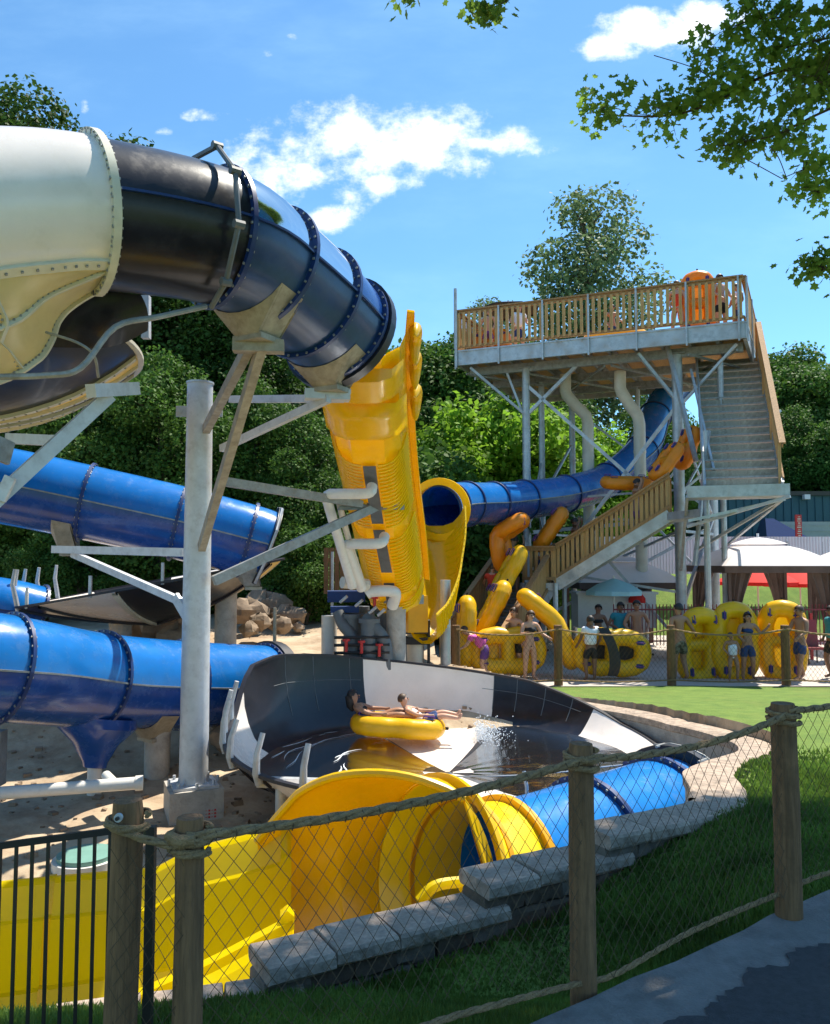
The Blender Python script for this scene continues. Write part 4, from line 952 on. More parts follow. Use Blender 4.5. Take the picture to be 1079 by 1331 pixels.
# ---- stairs
def stair(a, b, w, side, n, label_name='staircase', rails=(1,1), th=.045, ragap=.17, wall=True):
    """a top, b bottom (centre line); side = unit vector across"""
    r_ = empty('staircase', b); r_.parent = tw; r_.location = Vector(b)-ORG[tw.name]; ORG[r_.name] = Vector(b)
    d = b-a; run = Vector((d.x,d.y,0)); hd = run.normalized(); tr = run.length/n; dz = -d.z/n; az = math.atan2(side.y, side.x)
    tm = mesh_of(MB().box((0,0,0), (w, tr*1.12, th)), 'tread', M['galvd'], 0); rm = mesh_of(MB().box((0,0,0), (w, .02, dz*.60)), 'riser', M['tansteel'], 0)
    for i in range(n):
        p = a+hd*(i+.5)*tr-Z*dz*(i+1)
        inst('tread', tm, r_, p, (0,0,az)); inst('riser', rm, r_, p-hd*tr*.5+Z*dz*.5, (0,0,az))
    for s in (-1,1): MB().beam(a+side*s*(w/2+.03)-Z*.05, b+side*s*(w/2+.03)-Z*.05, .06, .34).build('stringer', M['galv'], r_)
    return r_
sT = U(945,462,24.9); sT.z = 6.35; sB = U(966,632,20.2); hd = Vector((sB.x-sT.x, sB.y-sT.y, 0)).normalized(); sd = Vector((-hd.y,hd.x,0))
if sd.x < 0: sd = -sd
stair(sT, sB, 1.75, sd, 17)
railing(sT+sd*.93+Z*.05, sB+sd*.93+Z*.05, posts=4, gap=.2, h=1.0, steel=False, pm=pks); 
for s_ in (-1,):
    MB().cyl(sT+sd*s_*.93+Z*.9, sB+sd*s_*.93+Z*.9, .03, n=8).build('side_rail', M['galv'], tw)
    for k in range(5): p = sT.lerp(sB, k/4)+sd*s_*.93; MB().cyl(p, p+Z*.9, .025, n=6).build('rail_post', M['galv'], tw)
# landing at the foot of the upper flight
l0 = sB+hd*.0; lz = sB.z-.05
LP = [l0-sd*1.35, l0+sd*.95, l0+sd*.95+hd*1.0, l0-sd*1.35+hd*1.0]
mb = MB(); mb.hexa([Vector((p.x,p.y,lz-.28)) for p in LP]+[Vector((p.x,p.y,lz)) for p in LP]); mb.build('landing', M['galv'], tw)
c2 = T(8.2,-1.2,0)
for p, q in ((LP[3]-Z*.3, cB(-.3)), (LP[1]-Z*.3, U(905,715,22.5)), (LP[2]-Z*.35, LP[0]-Z*1.0), (LP[1]-Z*.35, LP[3]-Z*.9), (LP[1]-Z*.3, cD(.2))): br_(p, q, .07)
for (px, d, yt) in ((916,21.6,560),(936,23.4,470)):
    a = U(px, yt, d); MB().cyl((a.x,a.y,-2.75),(a.x,a.y,a.z),.085,n=10).build('column', M['galv'], tw)
br_(U(903,735,21.6), U(921,560,22.0), .09); br_(U(868,450,23.3), U(905,600,22.0), .10); br_(U(898,480,23), U(930,620,21), .06)
railing(Vector((LP[2].x,LP[2].y,lz)), Vector((LP[3].x,LP[3].y,lz)), h=1.1, posts=3, gap=.16, steel=False) if False else None
# middle flight (left of the landing, running down left)
mT = U(872,668,22.0); mB_ = U(728,757,23.0); lz2 = mT.z; MB().hexa([Vector((p.x,p.y,lz2-.2)) for p in (mT-sd*.1+hd*.7,LP[0]+sd*.3+hd*.7,LP[0]+sd*.3-hd*1.2,mT-sd*.1-hd*1.2)]+[Vector((p.x,p.y,lz2)) for p in (mT-sd*.1+hd*.7,LP[0]+sd*.3+hd*.7,LP[0]+sd*.3-hd*1.2,mT-sd*.1-hd*1.2)]).build('landing', M['galv'], tw)
hd2 = Vector((mB_.x-mT.x, mB_.y-mT.y, 0)).normalized(); sd2 = Vector((-hd2.y,hd2.x,0))
stair(mT, mB_, 1.3, sd2, 14)
for s_ in (-1,1): railing(mT+sd2*s_*.7+Z*.05, mB_+sd2*s_*.7+Z*.05, posts=5, gap=.15, h=1.0, steel=False, pm=pks)
# lower landing and lower flight
mz = mB_.z
b0 = mB_+hd2*.9; P4 = [mB_+sd2*.8, mB_-sd2*.8, b0-sd2*.8, b0+sd2*.8]
MB().hexa([Vector((p.x,p.y,mz-.2)) for p in P4]+[Vector((p.x,p.y,mz)) for p in P4]).build('landing', M['galv'], tw)
railing(Vector((P4[0].x,P4[0].y,mz)), Vector((P4[3].x,P4[3].y,mz)), h=1.0, posts=2, gap=.13, steel=False, pm=pks); railing(Vector((P4[1].x,P4[1].y,mz)), Vector((P4[2].x,P4[2].y,mz)), h=1.0, posts=2, gap=.13, steel=False, pm=pks)
for p in P4: MB().cyl((p.x,p.y,-2.75),(p.x,p.y,mz),.07,n=10).build('column', M['galv'], tw)
lT = b0.copy(); lT.z = mz; lB = U(614,850,19.6); lB.z = -2.72
hd3 = Vector((lB.x-lT.x, lB.y-lT.y, 0)).normalized(); sd3 = Vector((-hd3.y,hd3.x,0))
stair(lT, lB, 1.45, sd3, 14)
for s_ in (-1,1): railing(lT+sd3*s_*.78+Z*.05, lB+sd3*s_*.78+Z*.05, posts=3, gap=.13, h=1.05, steel=False, pm=pks)
STAIRL = (lT, lB, sd3); STAIRM = (mT, mB_, sd2)
# ================================================================= people
def skin_obj(name, V, E, Rd, mt, parent, root=0, sub=1):
    me = bpy.data.meshes.new(name); me.from_pydata([tuple(v) for v in V], E, []); o = bpy.data.objects.new(name, me); col.objects.link(o)
    o.parent = parent; ORG[o.name] = ORG[parent.name]
    sm = o.modifiers.new('skin', 'SKIN'); sm.use_smooth_shade = True; sm.branch_smoothing = .4
    for i, r_ in enumerate(Rd):
        sv_ = me.skin_vertices[0].data[i]; sv_.radius = (r_, r_) if isinstance(r_, (int, float)) else r_; sv_.use_root = (i == root)
    ss = o.modifiers.new('sub', 'SUBSURF'); ss.levels = sub; ss.render_levels = sub
    me.materials.append(mt); return o
BASE = dict(pelvis=(0,0,.525), belly=(0,.005,.60), chest=(0,0,.715), ucst=(0,-.005,.785), neck=(0,0,.845), chin=(0,.012,.885), head=(0,.012,.925), crown=(0,.0,.965),
  shL=(-.105,0,.800), elL=(-.135,-.01,.635), wrL=(-.15,.04,.50), haL=(-.152,.055,.455), shR=(.105,0,.800), elR=(.135,-.01,.635), wrR=(.15,.04,.50), haR=(.152,.055,.455),
  hiL=(-.052,0,.49), knL=(-.058,.012,.275), anL=(-.062,-.01,.045), toL=(-.072,.085,.018), hiR=(.052,0,.49), knR=(.058,.012,.275), anR=(.062,-.01,.045), toR=(.072,.085,.018))
def person(loc, H, yaw, label, skin='skinA', hair='hair', longh=False, top=None, bottom=('cnavy','short'), group=None, pose=None, face=True, fem=False, rot=None):
    J = {k: Vector(v) for k, v in BASE.items()}
    if not (pose and 'pelvis' in pose):
        q = random.Random(label); sw = q.uniform(-.025,.025)
        for s, m_ in (('L',-1),('R',1)):
            e1 = Vector((m_*q.uniform(0,.05), q.uniform(-.03,.06), q.uniform(-.01,.03))); J['el'+s] += e1; J['wr'+s] += e1+Vector((-m_*q.uniform(0,.10), q.uniform(0,.11), q.uniform(0,.12))); J['ha'+s] = J['wr'+s]+Vector((-m_*.01,.03,-.03))
            k1 = q.uniform(0,.06); J['kn'+s] += Vector((m_*q.uniform(0,.03),k1,0)); J['an'+s] += Vector((m_*q.uniform(0,.04),q.uniform(-.03,.03),0)); J['to'+s] = J['an'+s]+Vector((m_*.02,.09,-.027))
        for n_ in ('ucst','neck','chin','head','crown','shL','shR'): J[n_] += Vector((sw,0,0))
        J['head'] += Vector((q.uniform(-.012,.012),q.uniform(0,.02),-.003)); J['crown'] += Vector((q.uniform(-.02,.02),q.uniform(0,.03),-.004))
    for k, v in (pose or {}).items(): J[k] = Vector(v)
    J = {k: v*H for k, v in J.items()}
    root = empty('person', (0,0,0), label, 'person', group)
    names = ['pelvis','belly','chest','ucst','neck','chin','head','crown']; V = [J[n] for n in names]
    w = .92 if fem else 1.0
    Rd = [(.088,.062),(.078,.055),(.092*w,.062),(.078*w,.05),.030,.046,(.050,.058),.034]
    Rd = [tuple(q*H for q in r_) if isinstance(r_, tuple) else r_*H for r_ in Rd]
    E = [(i,i+1) for i in range(7)]; ix = {n: i for i, n in enumerate(names)}
    def chain(par, ns, rs):
        p = ix[par]
        for n, r_ in zip(ns, rs):
            V.append(J[n]); Rd.append(r_*H); ix[n] = len(V)-1; E.append((p, ix[n])); p = ix[n]
        return p
    for s in 'LR':
        p = chain('ucst', ['sh'+s,'el'+s,'wr'+s,'ha'+s], [.038,.026,.018,.022])
        hd_ = (J['ha'+s]-J['wr'+s]).normalized(); sd_ = hd_.cross(Vector((1,0,0)));
        if sd_.length < .2: sd_ = hd_.cross(Vector((0,0,1)))
        sd_.normalize()
        for q in range(4):
            V.append(J['ha'+s]+hd_*H*(.040 if q in (1,2) else .032)+sd_*H*(.016*(q-1.5))); Rd.append(.0055*H); E.append((p, len(V)-1))
        V.append(J['ha'+s]+sd_*H*.030+hd_*H*.004); Rd.append(.006*H); E.append((p, len(V)-1))
        chain('pelvis', ['hi'+s,'kn'+s,'an'+s,'to'+s], [.062,.040,.024,.018])
    skin_obj('body', V, E, Rd, M[skin], root)
    # face and hair
    hd_ = J['head']; upv = (J['crown']-J['chin']).normalized(); fw = (Vector((0,1,0))-upv*Vector((0,1,0)).dot(upv))
    if fw.length < .3: fw = Vector((0,0,1))-upv*upv.z
    if 'fwd' in (pose or {}): fw = Vector(pose['fwd']); fw = fw-upv*fw.dot(upv)
    fw.normalize(); rt = fw.cross(upv)
    if face:
        mb = MB(); mb.sweep([hd_+fw*.052*H+upv*.008*H, hd_+fw*.068*H-upv*.012*H], [.005*H,.011*H], 6); mb.build('nose', M[skin], root)
        mb = MB()
        for s in (-1,1): c = hd_+fw*.055*H+rt*s*.02*H+upv*.008*H; mb.sweep([c-rt*.007*H, c+rt*.007*H], .006*H, 6)
        mb.build('eyes', M['hair'], root); c = hd_+fw*.056*H-upv*.028*H; MB().sweep([c-rt*.014*H, c+rt*.014*H], .004*H, 6).build('mouth', M['maroon'], root)
    mb = MB()
    for s in (-1,1): c = hd_+rt*s*.056*H; mb.sweep([c-upv*.012*H, c+upv*.012*H], .010*H, 6)
    mb.build('ears', M[skin], root)
    # hair cap
    mb = MB(); rows = []; rd = random.Random(len(label))
    for i in range(7):
        th = math.pi*.62*i/6; rows.append([])
        for k in range(14):
            a = 2*math.pi*k/14; fr_ = math.cos(a); cut = 1 if i < 4 else (1-.55*max(0, fr_)*(i-3)/3)
            t_ = th*cut; rr_ = H*(.066+.004*rd.random()); rows[-1].append(hd_+upv*H*.012+(fw*math.cos(a)*.98+rt*math.sin(a)*.9)*rr_*math.sin(t_)-fw*.008*H+upv*rr_*math.cos(t_))
    mb.grid(rows, closeu=True); ho = mb.build('hair', M[hair], root)
    if longh:
        c = hd_-fw*.045*H; MB().sweep([c+upv*.02*H, c-upv*.05*H, c-upv*.10*H-fw*.015*H, c-upv*.16*H], [.05*H,.055*H,.045*H,.015*H], 10).build('long_hair', M[hair], root)
    def wear(name, pts, rs, mt, edges=None): return skin_obj(name, [J[a].lerp(J[b], t) if b else J[a] for a, b, t in pts], edges or [(i,i+1) for i in range(len(pts)-1)], [tuple(q*H for q in r_) if isinstance(r_, tuple) else r_*H for r_ in rs], M[mt], root)
    if top:
        m_, kind = top
        if kind == 'shirt':
            wear('shirt', [('pelvis','belly',.2),('belly',None,0),('chest',None,0),('ucst',None,0),('shL',None,0),('shL','elL',.55),('shR',None,0),('shR','elR',.55)], [(.112,.090),(.108,.088),(.118,.092),(.104,.078),.056,.050,.056,.050], m_, [(0,1),(1,2),(2,3),(3,4),(4,5),(3,6),(6,7)])
        elif kind == 'bikini': wear('bikini_top', [('chest','ucst',-.45),('chest','ucst',-.1),('chest','ucst',.25),('chest','ucst',.6)], [(.094,.066),(.108,.080),(.106,.080),(.090,.062)], m_)
        elif kind == 'suit': wear('swimsuit', [('pelvis','belly',-.3),('belly',None,0),('chest',None,0),('chest','ucst',.7)], [(.106,.082),(.096,.076),(.108,.082),(.09,.068)], m_)
    m_, kind = bottom
    if kind == 'short':
        wear('shorts', [('pelvis','belly',.5),('pelvis',None,0),('hiL',None,0),('hiL','knL',.80),('hiR',None,0),('hiR','knR',.80)], [(.090,.064),(.096,.070),.070,.060,.070,.060], m_, [(0,1),(1,2),(2,3),(1,4),(4,5)])
    else:
        wear('bikini_bottom', [('pelvis','belly',.5),('pelvis',None,0),('hiL','knL',.16),('hiR','knR',.16)], [(.098,.070),(.106,.082),.078,.078], m_, [(0,1),(1,2),(1,3)])
    root.location = loc; root.rotation_euler = rot or (0,0,yaw); return root
PZ = -2.745
def at(px, d, z=PZ): return Vector(((px-539.5)/FPX*d*1.0, d, z))
GP = 'people waiting with rafts on the patio'
WALK = dict(knL=(-.058,.06,.29), anL=(-.06,.10,.05), toL=(-.06,.19,.03), knR=(.055,-.02,.275), anR=(.06,-.11,.06), toR=(.065,-.03,.018))
person(at(881,19.0), 1.78, R(15), 'dark haired bather in patterned knee shorts seen from behind, one hand on a raft', 'skinB', 'hair', top=None, bottom=('camo','short'), group=GP,
       pose=dict(elR=(.19,-.0,.66), wrR=(.27,.06,.60), haR=(.30,.09,.57), elL=(-.14,-.02,.64)), face=False)
person(at(968,18.95), 1.58, R(180), 'person in navy swim shorts standing between two upright rafts with a hand raised', 'skinB', 'hair', top=('cnavy','bikini'), bottom=('cnavy','short'), group=GP, fem=True, longh=True,
       pose=dict(elL=(-.19,.02,.68), wrL=(-.26,.08,.76), haL=(-.28,.09,.80), elR=(.15,.04,.65), wrR=(.12,.12,.60), haR=(.10,.15,.58)))
person(at(949,18.75), 1.12, R(170), 'small child in a white swimsuit held close by the adult in navy shorts', 'skinB', 'hairb', top=('cwhite','suit'), bottom=('cwhite','brief'), group=GP)
person(at(1036,18.9), 1.74, R(110), 'bare chested bather in dark shorts walking past the rightmost upright raft', 'skinB', 'hairb', bottom=('cnavy','short'), group=GP,
       pose=dict(WALK, elR=(.13,.06,.64), wrR=(.13,.16,.60), haR=(.13,.20,.60)))
person(at(1078,19.2), 1.72, R(100), 'person cut off by the right picture edge on the patio', 'skinC', 'hair', top=('cteal','shirt'), bottom=('cblack','short'), group=GP)
person(at(687,18.9), 1.62, R(200), 'girl in a black two piece swimsuit leaning on the raft below the wooden stairs', 'skinA', 'hairb', top=('cblack','bikini'), bottom=('cblack','brief'), group=GP, fem=True, longh=True,
       pose=dict(elL=(-.17,.06,.66), wrL=(-.22,.14,.62), haL=(-.24,.17,.60), elR=(.15,.05,.67), wrR=(.16,.14,.68), haR=(.16,.18,.68)))
person(at(668,19.5), 1.66, R(150), 'bather in black trunks behind the girl in the black two piece swimsuit', 'skinA', 'hairb', bottom=('cblack','short'), group=GP)
person(at(766,18.85), 1.50, R(10), 'boy in a white t-shirt and dark shorts seen from behind beside the long bent raft', 'skinC', 'hair', top=('cwhite','shirt'), bottom=('cblack','short'), group=GP, face=False,
       pose=dict(elL=(-.15,.03,.64), wrL=(-.17,.10,.55), haL=(-.18,.13,.52)))
person(at(630,18.9), 1.45, R(75), 'child in a pink top bending over the raft beside the left rope fence post', 'skinA', 'hairb', top=('cpink','shirt'), bottom=('cpurple','short'), group=GP,
       pose=dict(belly=(0,.06,.58), chest=(0,.15,.65), ucst=(0,.21,.69), neck=(0,.26,.73), chin=(0,.31,.75), head=(0,.34,.78), crown=(0,.36,.82), shL=(-.10,.21,.69), shR=(.10,.21,.69), elL=(-.12,.28,.56), elR=(.12,.30,.56), wrL=(-.12,.38,.50), wrR=(.12,.40,.50), haL=(-.12,.42,.48), haR=(.12,.44,.48)))
person(at(803,21.2), 1.70, R(190), 'bather in a dark top standing behind the black mat on the double ring raft', 'skinC', 'hair', top=('cteal','shirt'), bottom=('cblack','short'), group=GP)
person(at(826,21.0), 1.76, R(170), 'bare chested bather with a top knot standing behind the double ring raft', 'skinB', 'hair', bottom=('cred','short'), group=GP)
person(at(776,21.6), 1.62, R(185), 'bather resting arms in the shade in front of the white water tank', 'skinC', 'hair', top=('cblack','bikini'), bottom=('cblack','brief'), group=GP, fem=True)
# people on the stairs
lT, lB, sd3 = STAIRL
def onst(t, off, T_=STAIRL, dz=0): p = T_[0].lerp(T_[1], t)+T_[2]*off; return p+Z*(-.16+dz)
GS = 'people climbing the tower stairs'
toup = math.atan2(-(lT-lB).x, (lT-lB).y)
CARRY = dict(elL=(-.17,.05,.78), wrL=(-.16,.10,.92), haL=(-.15,.10,.97), elR=(.17,.05,.78), wrR=(.16,.10,.92), haR=(.15,.10,.97))
person(onst(.12,-.30), 1.74, toup, 'climber in dark trunks holding the topmost orange raft over the head on the lower stairs', 'skinB', 'hair', bottom=('cblack','short'), group=GS, pose=CARRY, face=False)
person(onst(.02,.45), 1.70, toup, 'climber in a white shirt at the head of the lower stairs', 'skinB', 'hairb', top=('cwhite','shirt'), bottom=('cnavy','short'), group=GS, face=False)
person(onst(.40,-.45), 1.55, toup, 'climber in a bright red shirt halfway up the lower stairs', 'skinA', 'hairb', top=('cred','shirt'), bottom=('cnavy','short'), group=GS, face=False)
person(onst(.72,-.55), 1.40, toup, 'child in a green shirt low on the stairs behind the leftmost upright raft', 'skinB', 'hair', top=('cgreen','shirt'), bottom=('cnavy','short'), group=GS, face=False)
mt_, mb__, sdm = STAIRM
person(onst(.30,.1,STAIRM), 1.72, math.atan2(-(mt_-mb__).x,(mt_-mb__).y), 'climber carrying an orange raft overhead on the middle stairs', 'skinB', 'hair', bottom=('cpurple','short'), group=GS, pose=CARRY, face=False)
person(onst(.86,.0,STAIRM), 1.72, math.atan2(-(mt_-mb__).x,(mt_-mb__).y), 'climber with a raft on the shoulder at the foot of the middle stairs', 'skinC', 'hair', bottom=('cblack','short'), group=GS, pose=CARRY, face=False)
GD = 'people waiting on the tower deck'
for (s, w, H, y_, l, sk, tp, bt_) in ((6.55,.9,1.72,150,'bather in red behind the deck railing left of the tall upright raft','skinA',('cred','suit'),('cred','brief')),
     (7.75,1.0,1.78,200,'bare chested bather in dark trunks behind the deck railing at its right corner','skinA',None,('cblack','short')),(8.15,1.6,1.65,100,'bather in white behind the right corner of the deck railing','skinB',('cwhite','shirt'),('cnavy','short')),
     (.7,.9,1.6,170,'bather standing by the left end of the deck railing','skinA',None,('cpurple','short')),(1.6,1.2,1.7,190,'bather in a white shirt near the left end of the deck','skinA',('cwhite','shirt'),('cnavy','short')),
     (4.5,1.6,1.45,180,'child standing behind the middle of the deck railing','skinB',None,('cnavy','short'))):
    person(T(s,w,ZD+.01), H, R(y_), l, sk, 'hairb', top=tp, bottom=bt_, group=GD)
# ================================================================= rafts
def raft(label, group, loc, rot, m='vinyl', L=2.0, Wd_=1.18, r_=.21, bend=0, handles=True, sc_=1, sep=True, floor=True):
    root = empty('raft', (0,0,0), label, 'raft', group)
    def bz(x): 
        return 0 if x < .1 else bend*(x-.1)**1.0*.0
    P = []; n = 56; hw = Wd_/2-r_; hl = L/2-r_
    for i in range(n):
        a = 2*math.pi*i/n; c_, s_ = math.cos(a), math.sin(a)
        x = hl*math.copysign(abs(c_)**.72, c_); y = hw*math.copysign(abs(s_)**.72, s_)*(1-.14*math.exp(-(x/.16)**2)); P.append(Vector((x, y, 0)))
    if bend:
        for p in P:
            if p.x > .05: q = p.x-.05; p.x = .05+q*math.cos(bend); p.z = q*math.sin(bend)
    rr_ = [r_*(1-.05*abs(math.sin(i*math.pi/4))) for i in range(n)]
    MB().sweep(P, rr_, 16, close=True).build('outer_tube', M[m], root, 60)
    if sep: MB().sweep([Vector((0,-hw,0)),Vector((0,-hw*.4,.02)),Vector((0,hw*.4,.02)),Vector((0,hw,0))], r_*.80, 14).build('cross_tube', M[m], root, 60)
    if floor:
        mb = MB(); Q = [p*.9-Z*.10 for p in P]; c_ = Vector((0,0,-.10)); mb.add(Q+[c_], [(i,(i+1)%n,n) for i in range(n)]); mb.build('floor_sheet', M['umbdark'] if floor == 'dark' else M[m], root, 30)
    mb = MB()
    for p, q in zip(P, P[1:]+P[:1]): pass
    hm = MB().sweep([Vector((-.10,0,0)),Vector((-.09,0,.045)),Vector((.09,0,.045)),Vector((.10,0,0))], .014, 6)
    hme = mesh_of(hm, 'handle', M['cpurple'])
    pme = mesh_of(MB().box((0,0,0),(.16,.10,.01)), 'handle_patch', M['cnavy'], 0)
    if handles:
        for i in (6,22,34,50):
            p = P[i]; inst('handle', hme, root, p+Z*r_*.97); inst('handle_patch', pme, root, p+Z*r_*.985)
    MB().sweep([P[0]+Vector((r_*.95,0,0)), P[0]+Vector((r_+.05,0,.0))], .025, 8).build('valve', M['cblack'], root)
    root.scale = (sc_,)*3; root.location = loc; root.rotation_euler = rot; return root
GR = 'yellow two person rafts around the tower foot'
def raft_at(px, py, d, rot, label, **k): return raft(label, k.pop('group', GR), U(px,py,d), tuple(R(a) for a in rot), **k)
# local x = length; stand up: rotate about y by -90 -> length vertical, faces +-x ; z-rot to face camera
raft_at(905,838,19.5,(0,-83,100),'yellow raft standing upright behind the bather in patterned shorts', L=1.95, bend=.5)
raft_at(955,835,19.35,(0,-88,84),'yellow raft standing upright behind the adult and child', L=1.95)
raft_at(1016,832,19.5,(0,-80,70),'rightmost yellow raft standing tilted behind the walking bather', L=2.1, bend=.6)
raft_at(795,848,19.2,(90,3,2),'double ring raft standing on its side with a black mat draped over it', L=1.9, m='vinyl', floor='dark')
raft_at(722,810,19.6,(14,-68,165),'long bent raft leaning diagonally against the stairs below the tower leg', L=2.35, Wd_=.95, bend=-.5)
raft_at(660,846,19.3,(86,0,8),'raft lying on its side between the leaning girl and the child in pink', L=1.9)
raft_at(606,822,19.5,(0,-88,4),'narrow upright raft at the far left of the queue beside the stair rail', L=1.8, Wd_=1.0)
raft_at(640,792,20.2,(0,-62,6),'raft held slanted low on the stairs, second from the bottom', L=1.6, Wd_=.9)
raft_at(660,746,21.2,(0,-60,8),'raft held slanted halfway up the lower stairs', L=1.7, Wd_=.95)
raft_at(650,698,22.0,(8,-84,150),'topmost orange raft carried at the head of the lower stairs', m='vinyl2', L=2.0, bend=1.1)
raft_at(716,688,22.9,(0,-55,0),'small looking orange raft at the foot of the middle stairs', m='vinyl2', L=1.5, Wd_=.85)
raft_at(816,628,22.9,(12,0,10),'orange raft carried overhead on the middle stairs', m='vinyl2', L=1.6, Wd_=1.0, r_=.18)
raft_at(866,600,21.9,(0,-50,20),'orange raft near the top of the middle stairs', m='vinyl2', L=1.35, Wd_=.8, r_=.17)
raft_at(893,582,22.6,(0,-70,20),'orange raft on the upper landing behind the tower leg', m='vinyl2', L=1.35, Wd_=.8, r_=.17)
raft('tall orange raft standing upright on the deck behind the railing', GR, T(7.1,1.1,ZD+1.02), (0,R(-90),R(72)), m='vinyl2', L=2.0)
raft('yellow raft lying flat on the deck behind the middle railing', GR, T(4.6,1.5,ZD+.35), (R(8),0,R(-20)), m='vinyl', L=2.0)
raft('orange raft standing at the left end of the deck behind the railing', GR, T(.55,1.6,ZD+.6), (R(80),0,R(-20)), m='vinyl2', L=1.4)
# black mat draped on the ring raft
q = at(782,18.78); mb = MB(); rows = []
for i in range(12):
    t = i/11; z = PZ+1.22-1.1*t; rows.append([Vector((q.x+(x+.25*math.sin(t*2.2)), q.y-.02-.03*math.sin(t*9+x*8)-.10*math.sin(t*3.1), z)) for x in (-.12,-.06,0,.06,.12)])
mb.grid(rows); mb.grid([[p+Vector((0,.03,0)) for p in r_][::-1] for r_ in rows]); mb.thing('foam_mat', M['rubber'], 'limp black mat draped over the double ring raft', 'mat')
# raft with two riders in the bowl
rz = -3.02
rl = Vector((-.30,14.15,rz+.20))
rft = raft('yellow raft carrying two riders round the large bowl', GR, rl, (R(-3),R(3),R(-4)), L=1.66, Wd_=1.08, r_=.175)
SIT = dict(pelvis=(0,0,.06), belly=(0,-.07,.10), chest=(0,-.16,.16), ucst=(0,-.215,.205), neck=(0,-.25,.245), chin=(0,-.255,.29), head=(0,-.262,.33), crown=(0,-.275,.37), fwd=(0,1,.1),
  shL=(-.10,-.205,.215), shR=(.10,-.205,.215), elL=(-.17,-.07,.17), elR=(.17,-.07,.17), wrL=(-.17,.06,.17), wrR=(.17,.06,.17), haL=(-.17,.10,.165), haR=(.17,.10,.165),
  hiL=(-.052,.04,.09), hiR=(.052,.04,.09), knL=(-.07,.22,.17), knR=(.07,.24,.15), anL=(-.07,.42,.14), anR=(.07,.44,.12), toL=(-.07,.45,.21), toR=(.08,.47,.19))
GRD = 'riders in the bowl raft'
person(rl+Vector((-.36,.0,-.02)), 1.55, R(-90-4), 'rear rider with dark hair and dark top reclining in the yellow raft', 'skinB', 'hair', longh=True, top=('cblack','bikini'), bottom=('cblack','brief'), group=GRD, pose=SIT, fem=True)
person(rl+Vector((.46,-.02,-.02)), 1.38, R(-90-4), 'front rider in a pale top lying back in the yellow raft', 'skinA', 'hairb', top=('cwhite','suit'), bottom=('cnavy','short'), group=GRD, pose=SIT)
# splash behind the raft
rng = random.Random(5); mb = MB()
for i in range(1100):
    a = rng.gauss(0,1); p = Vector((rl.x+1.35+abs(rng.gauss(0,.22)), rl.y+rng.gauss(.05,.30), rz-.02+abs(rng.gauss(0,.12)))); s_ = rng.uniform(.004,.016)
    mb.box(p, (s_,s_,s_), rng.uniform(0,3), 0, rng.uniform(0,3))
o = mb.build('spray', M['foam'], None, 0); tag(o, 'white water spray thrown up at the front of the riders raft', 'spray', kind='stuff')
rows = []
for i in range(0):
    t = i/7; rows.append([(rl.x-.55+1.35*(k/10)*(1-.55*t)+.36*t, rl.y-.50-1.75*t, Pb(.6,270).z*0+(-3.18+.17*(min(1,math.hypot(rl.x-.5,rl.y-.5-1.75*t-12.4)/3.25/.87))**2)+.045+.008*math.sin(k*2.1+i*1.7)) for k in range(11)])


rng = random.Random(17); mb = MB()
for i in range(14):
    a0 = rng.uniform(100, 180); t0 = rng.uniform(.35,.74); L_ = rng.uniform(10,34); w_ = rng.uniform(.0012,.0035); rows = []
    for k in range(8):
        a = a0+L_*k/7; t = t0+.012*math.sin(a*.2+i); ww = w_*math.sin(math.pi*(k+.4)/7.8); rows.append([Pb(t-ww, a, .024), Pb(t+ww, a, .024)])
    mb.grid(rows)
o = mb.build('foam_streaks', M['foam'], None, 0); tag(o, 'thin streaks of white foam trailing over the black floor of the large bowl', 'foam', kind='stuff')
# ================================================================= patio furniture and background
def gazebo(c, w, eave, label, curtains=True, tw_=.42):
    g = empty('gazebo', c, label, 'gazebo', 'white topped gazebos on the patio')
    x, y, z = c; ez = z+eave
    def sheet(w0, z0, w1, z1, sag, name):
        rows = []
        for i in range(7):
            t = i/6; ww = w0+(w1-w0)*t; zz = z0+(z1-z0)*t-sag*math.sin(math.pi*t); r_ = []
            for k in range(4):
                a = [(-1,-1),(1,-1),(1,1),(-1,1)][k]; b = [(-1,-1),(1,-1),(1,1),(-1,1)][(k+1)%4]
                for q in range(6): s = q/6; r_.append(Vector((x+(a[0]*(1-s)+b[0]*s)*ww/2, y+(a[1]*(1-s)+b[1]*s)*ww/2, zz)))
            rows.append(r_)
        MB().grid(rows, closeu=True).build(name, M['canvas'], g, 30)
    sheet(w, ez, .9, ez+.64, -.10, 'canopy'); sheet(1.25, ez+.66, .05, ez+.86, -.03, 'canopy_vent')
    MB().sweep([(x,y,ez+.84),(x,y,ez+.98)], .04, 6).build('finial', M['cwhite'], g)
    mb = MB()
    for k in range(4):
        a = [(-1,-1),(1,-1),(1,1),(-1,1)][k]; b = [(-1,-1),(1,-1),(1,1),(-1,1)][(k+1)%4]
        A = Vector((x+a[0]*w/2,y+a[1]*w/2,ez-.09)); B = Vector((x+b[0]*w/2,y+b[1]*w/2,ez-.09)); mb.beam(A,B,.02,.2)
    mb.build('valance', M['brownfab'], g)
    for a in ((-1,-1),(1,-1),(1,1),(-1,1)):
        px_, py_ = x+a[0]*(w/2-.2), y+a[1]*(w/2-.2); MB().box((px_,py_,z+eave/2),(.09,.09,eave)).build('post', M['brownfab'], g)
        if curtains:
            rows = []
            for i in range(8):
                t = i/7; s = .55*(1-t)**2+.16; rows.append([Vector((px_-a[0]*s*k/8, py_+.05*math.sin(k*2.5), ez-.1-(eave-.15)*t)) for k in range(9)])
            MB().grid(rows).build('curtain', M['brownfab'], g)
    return g
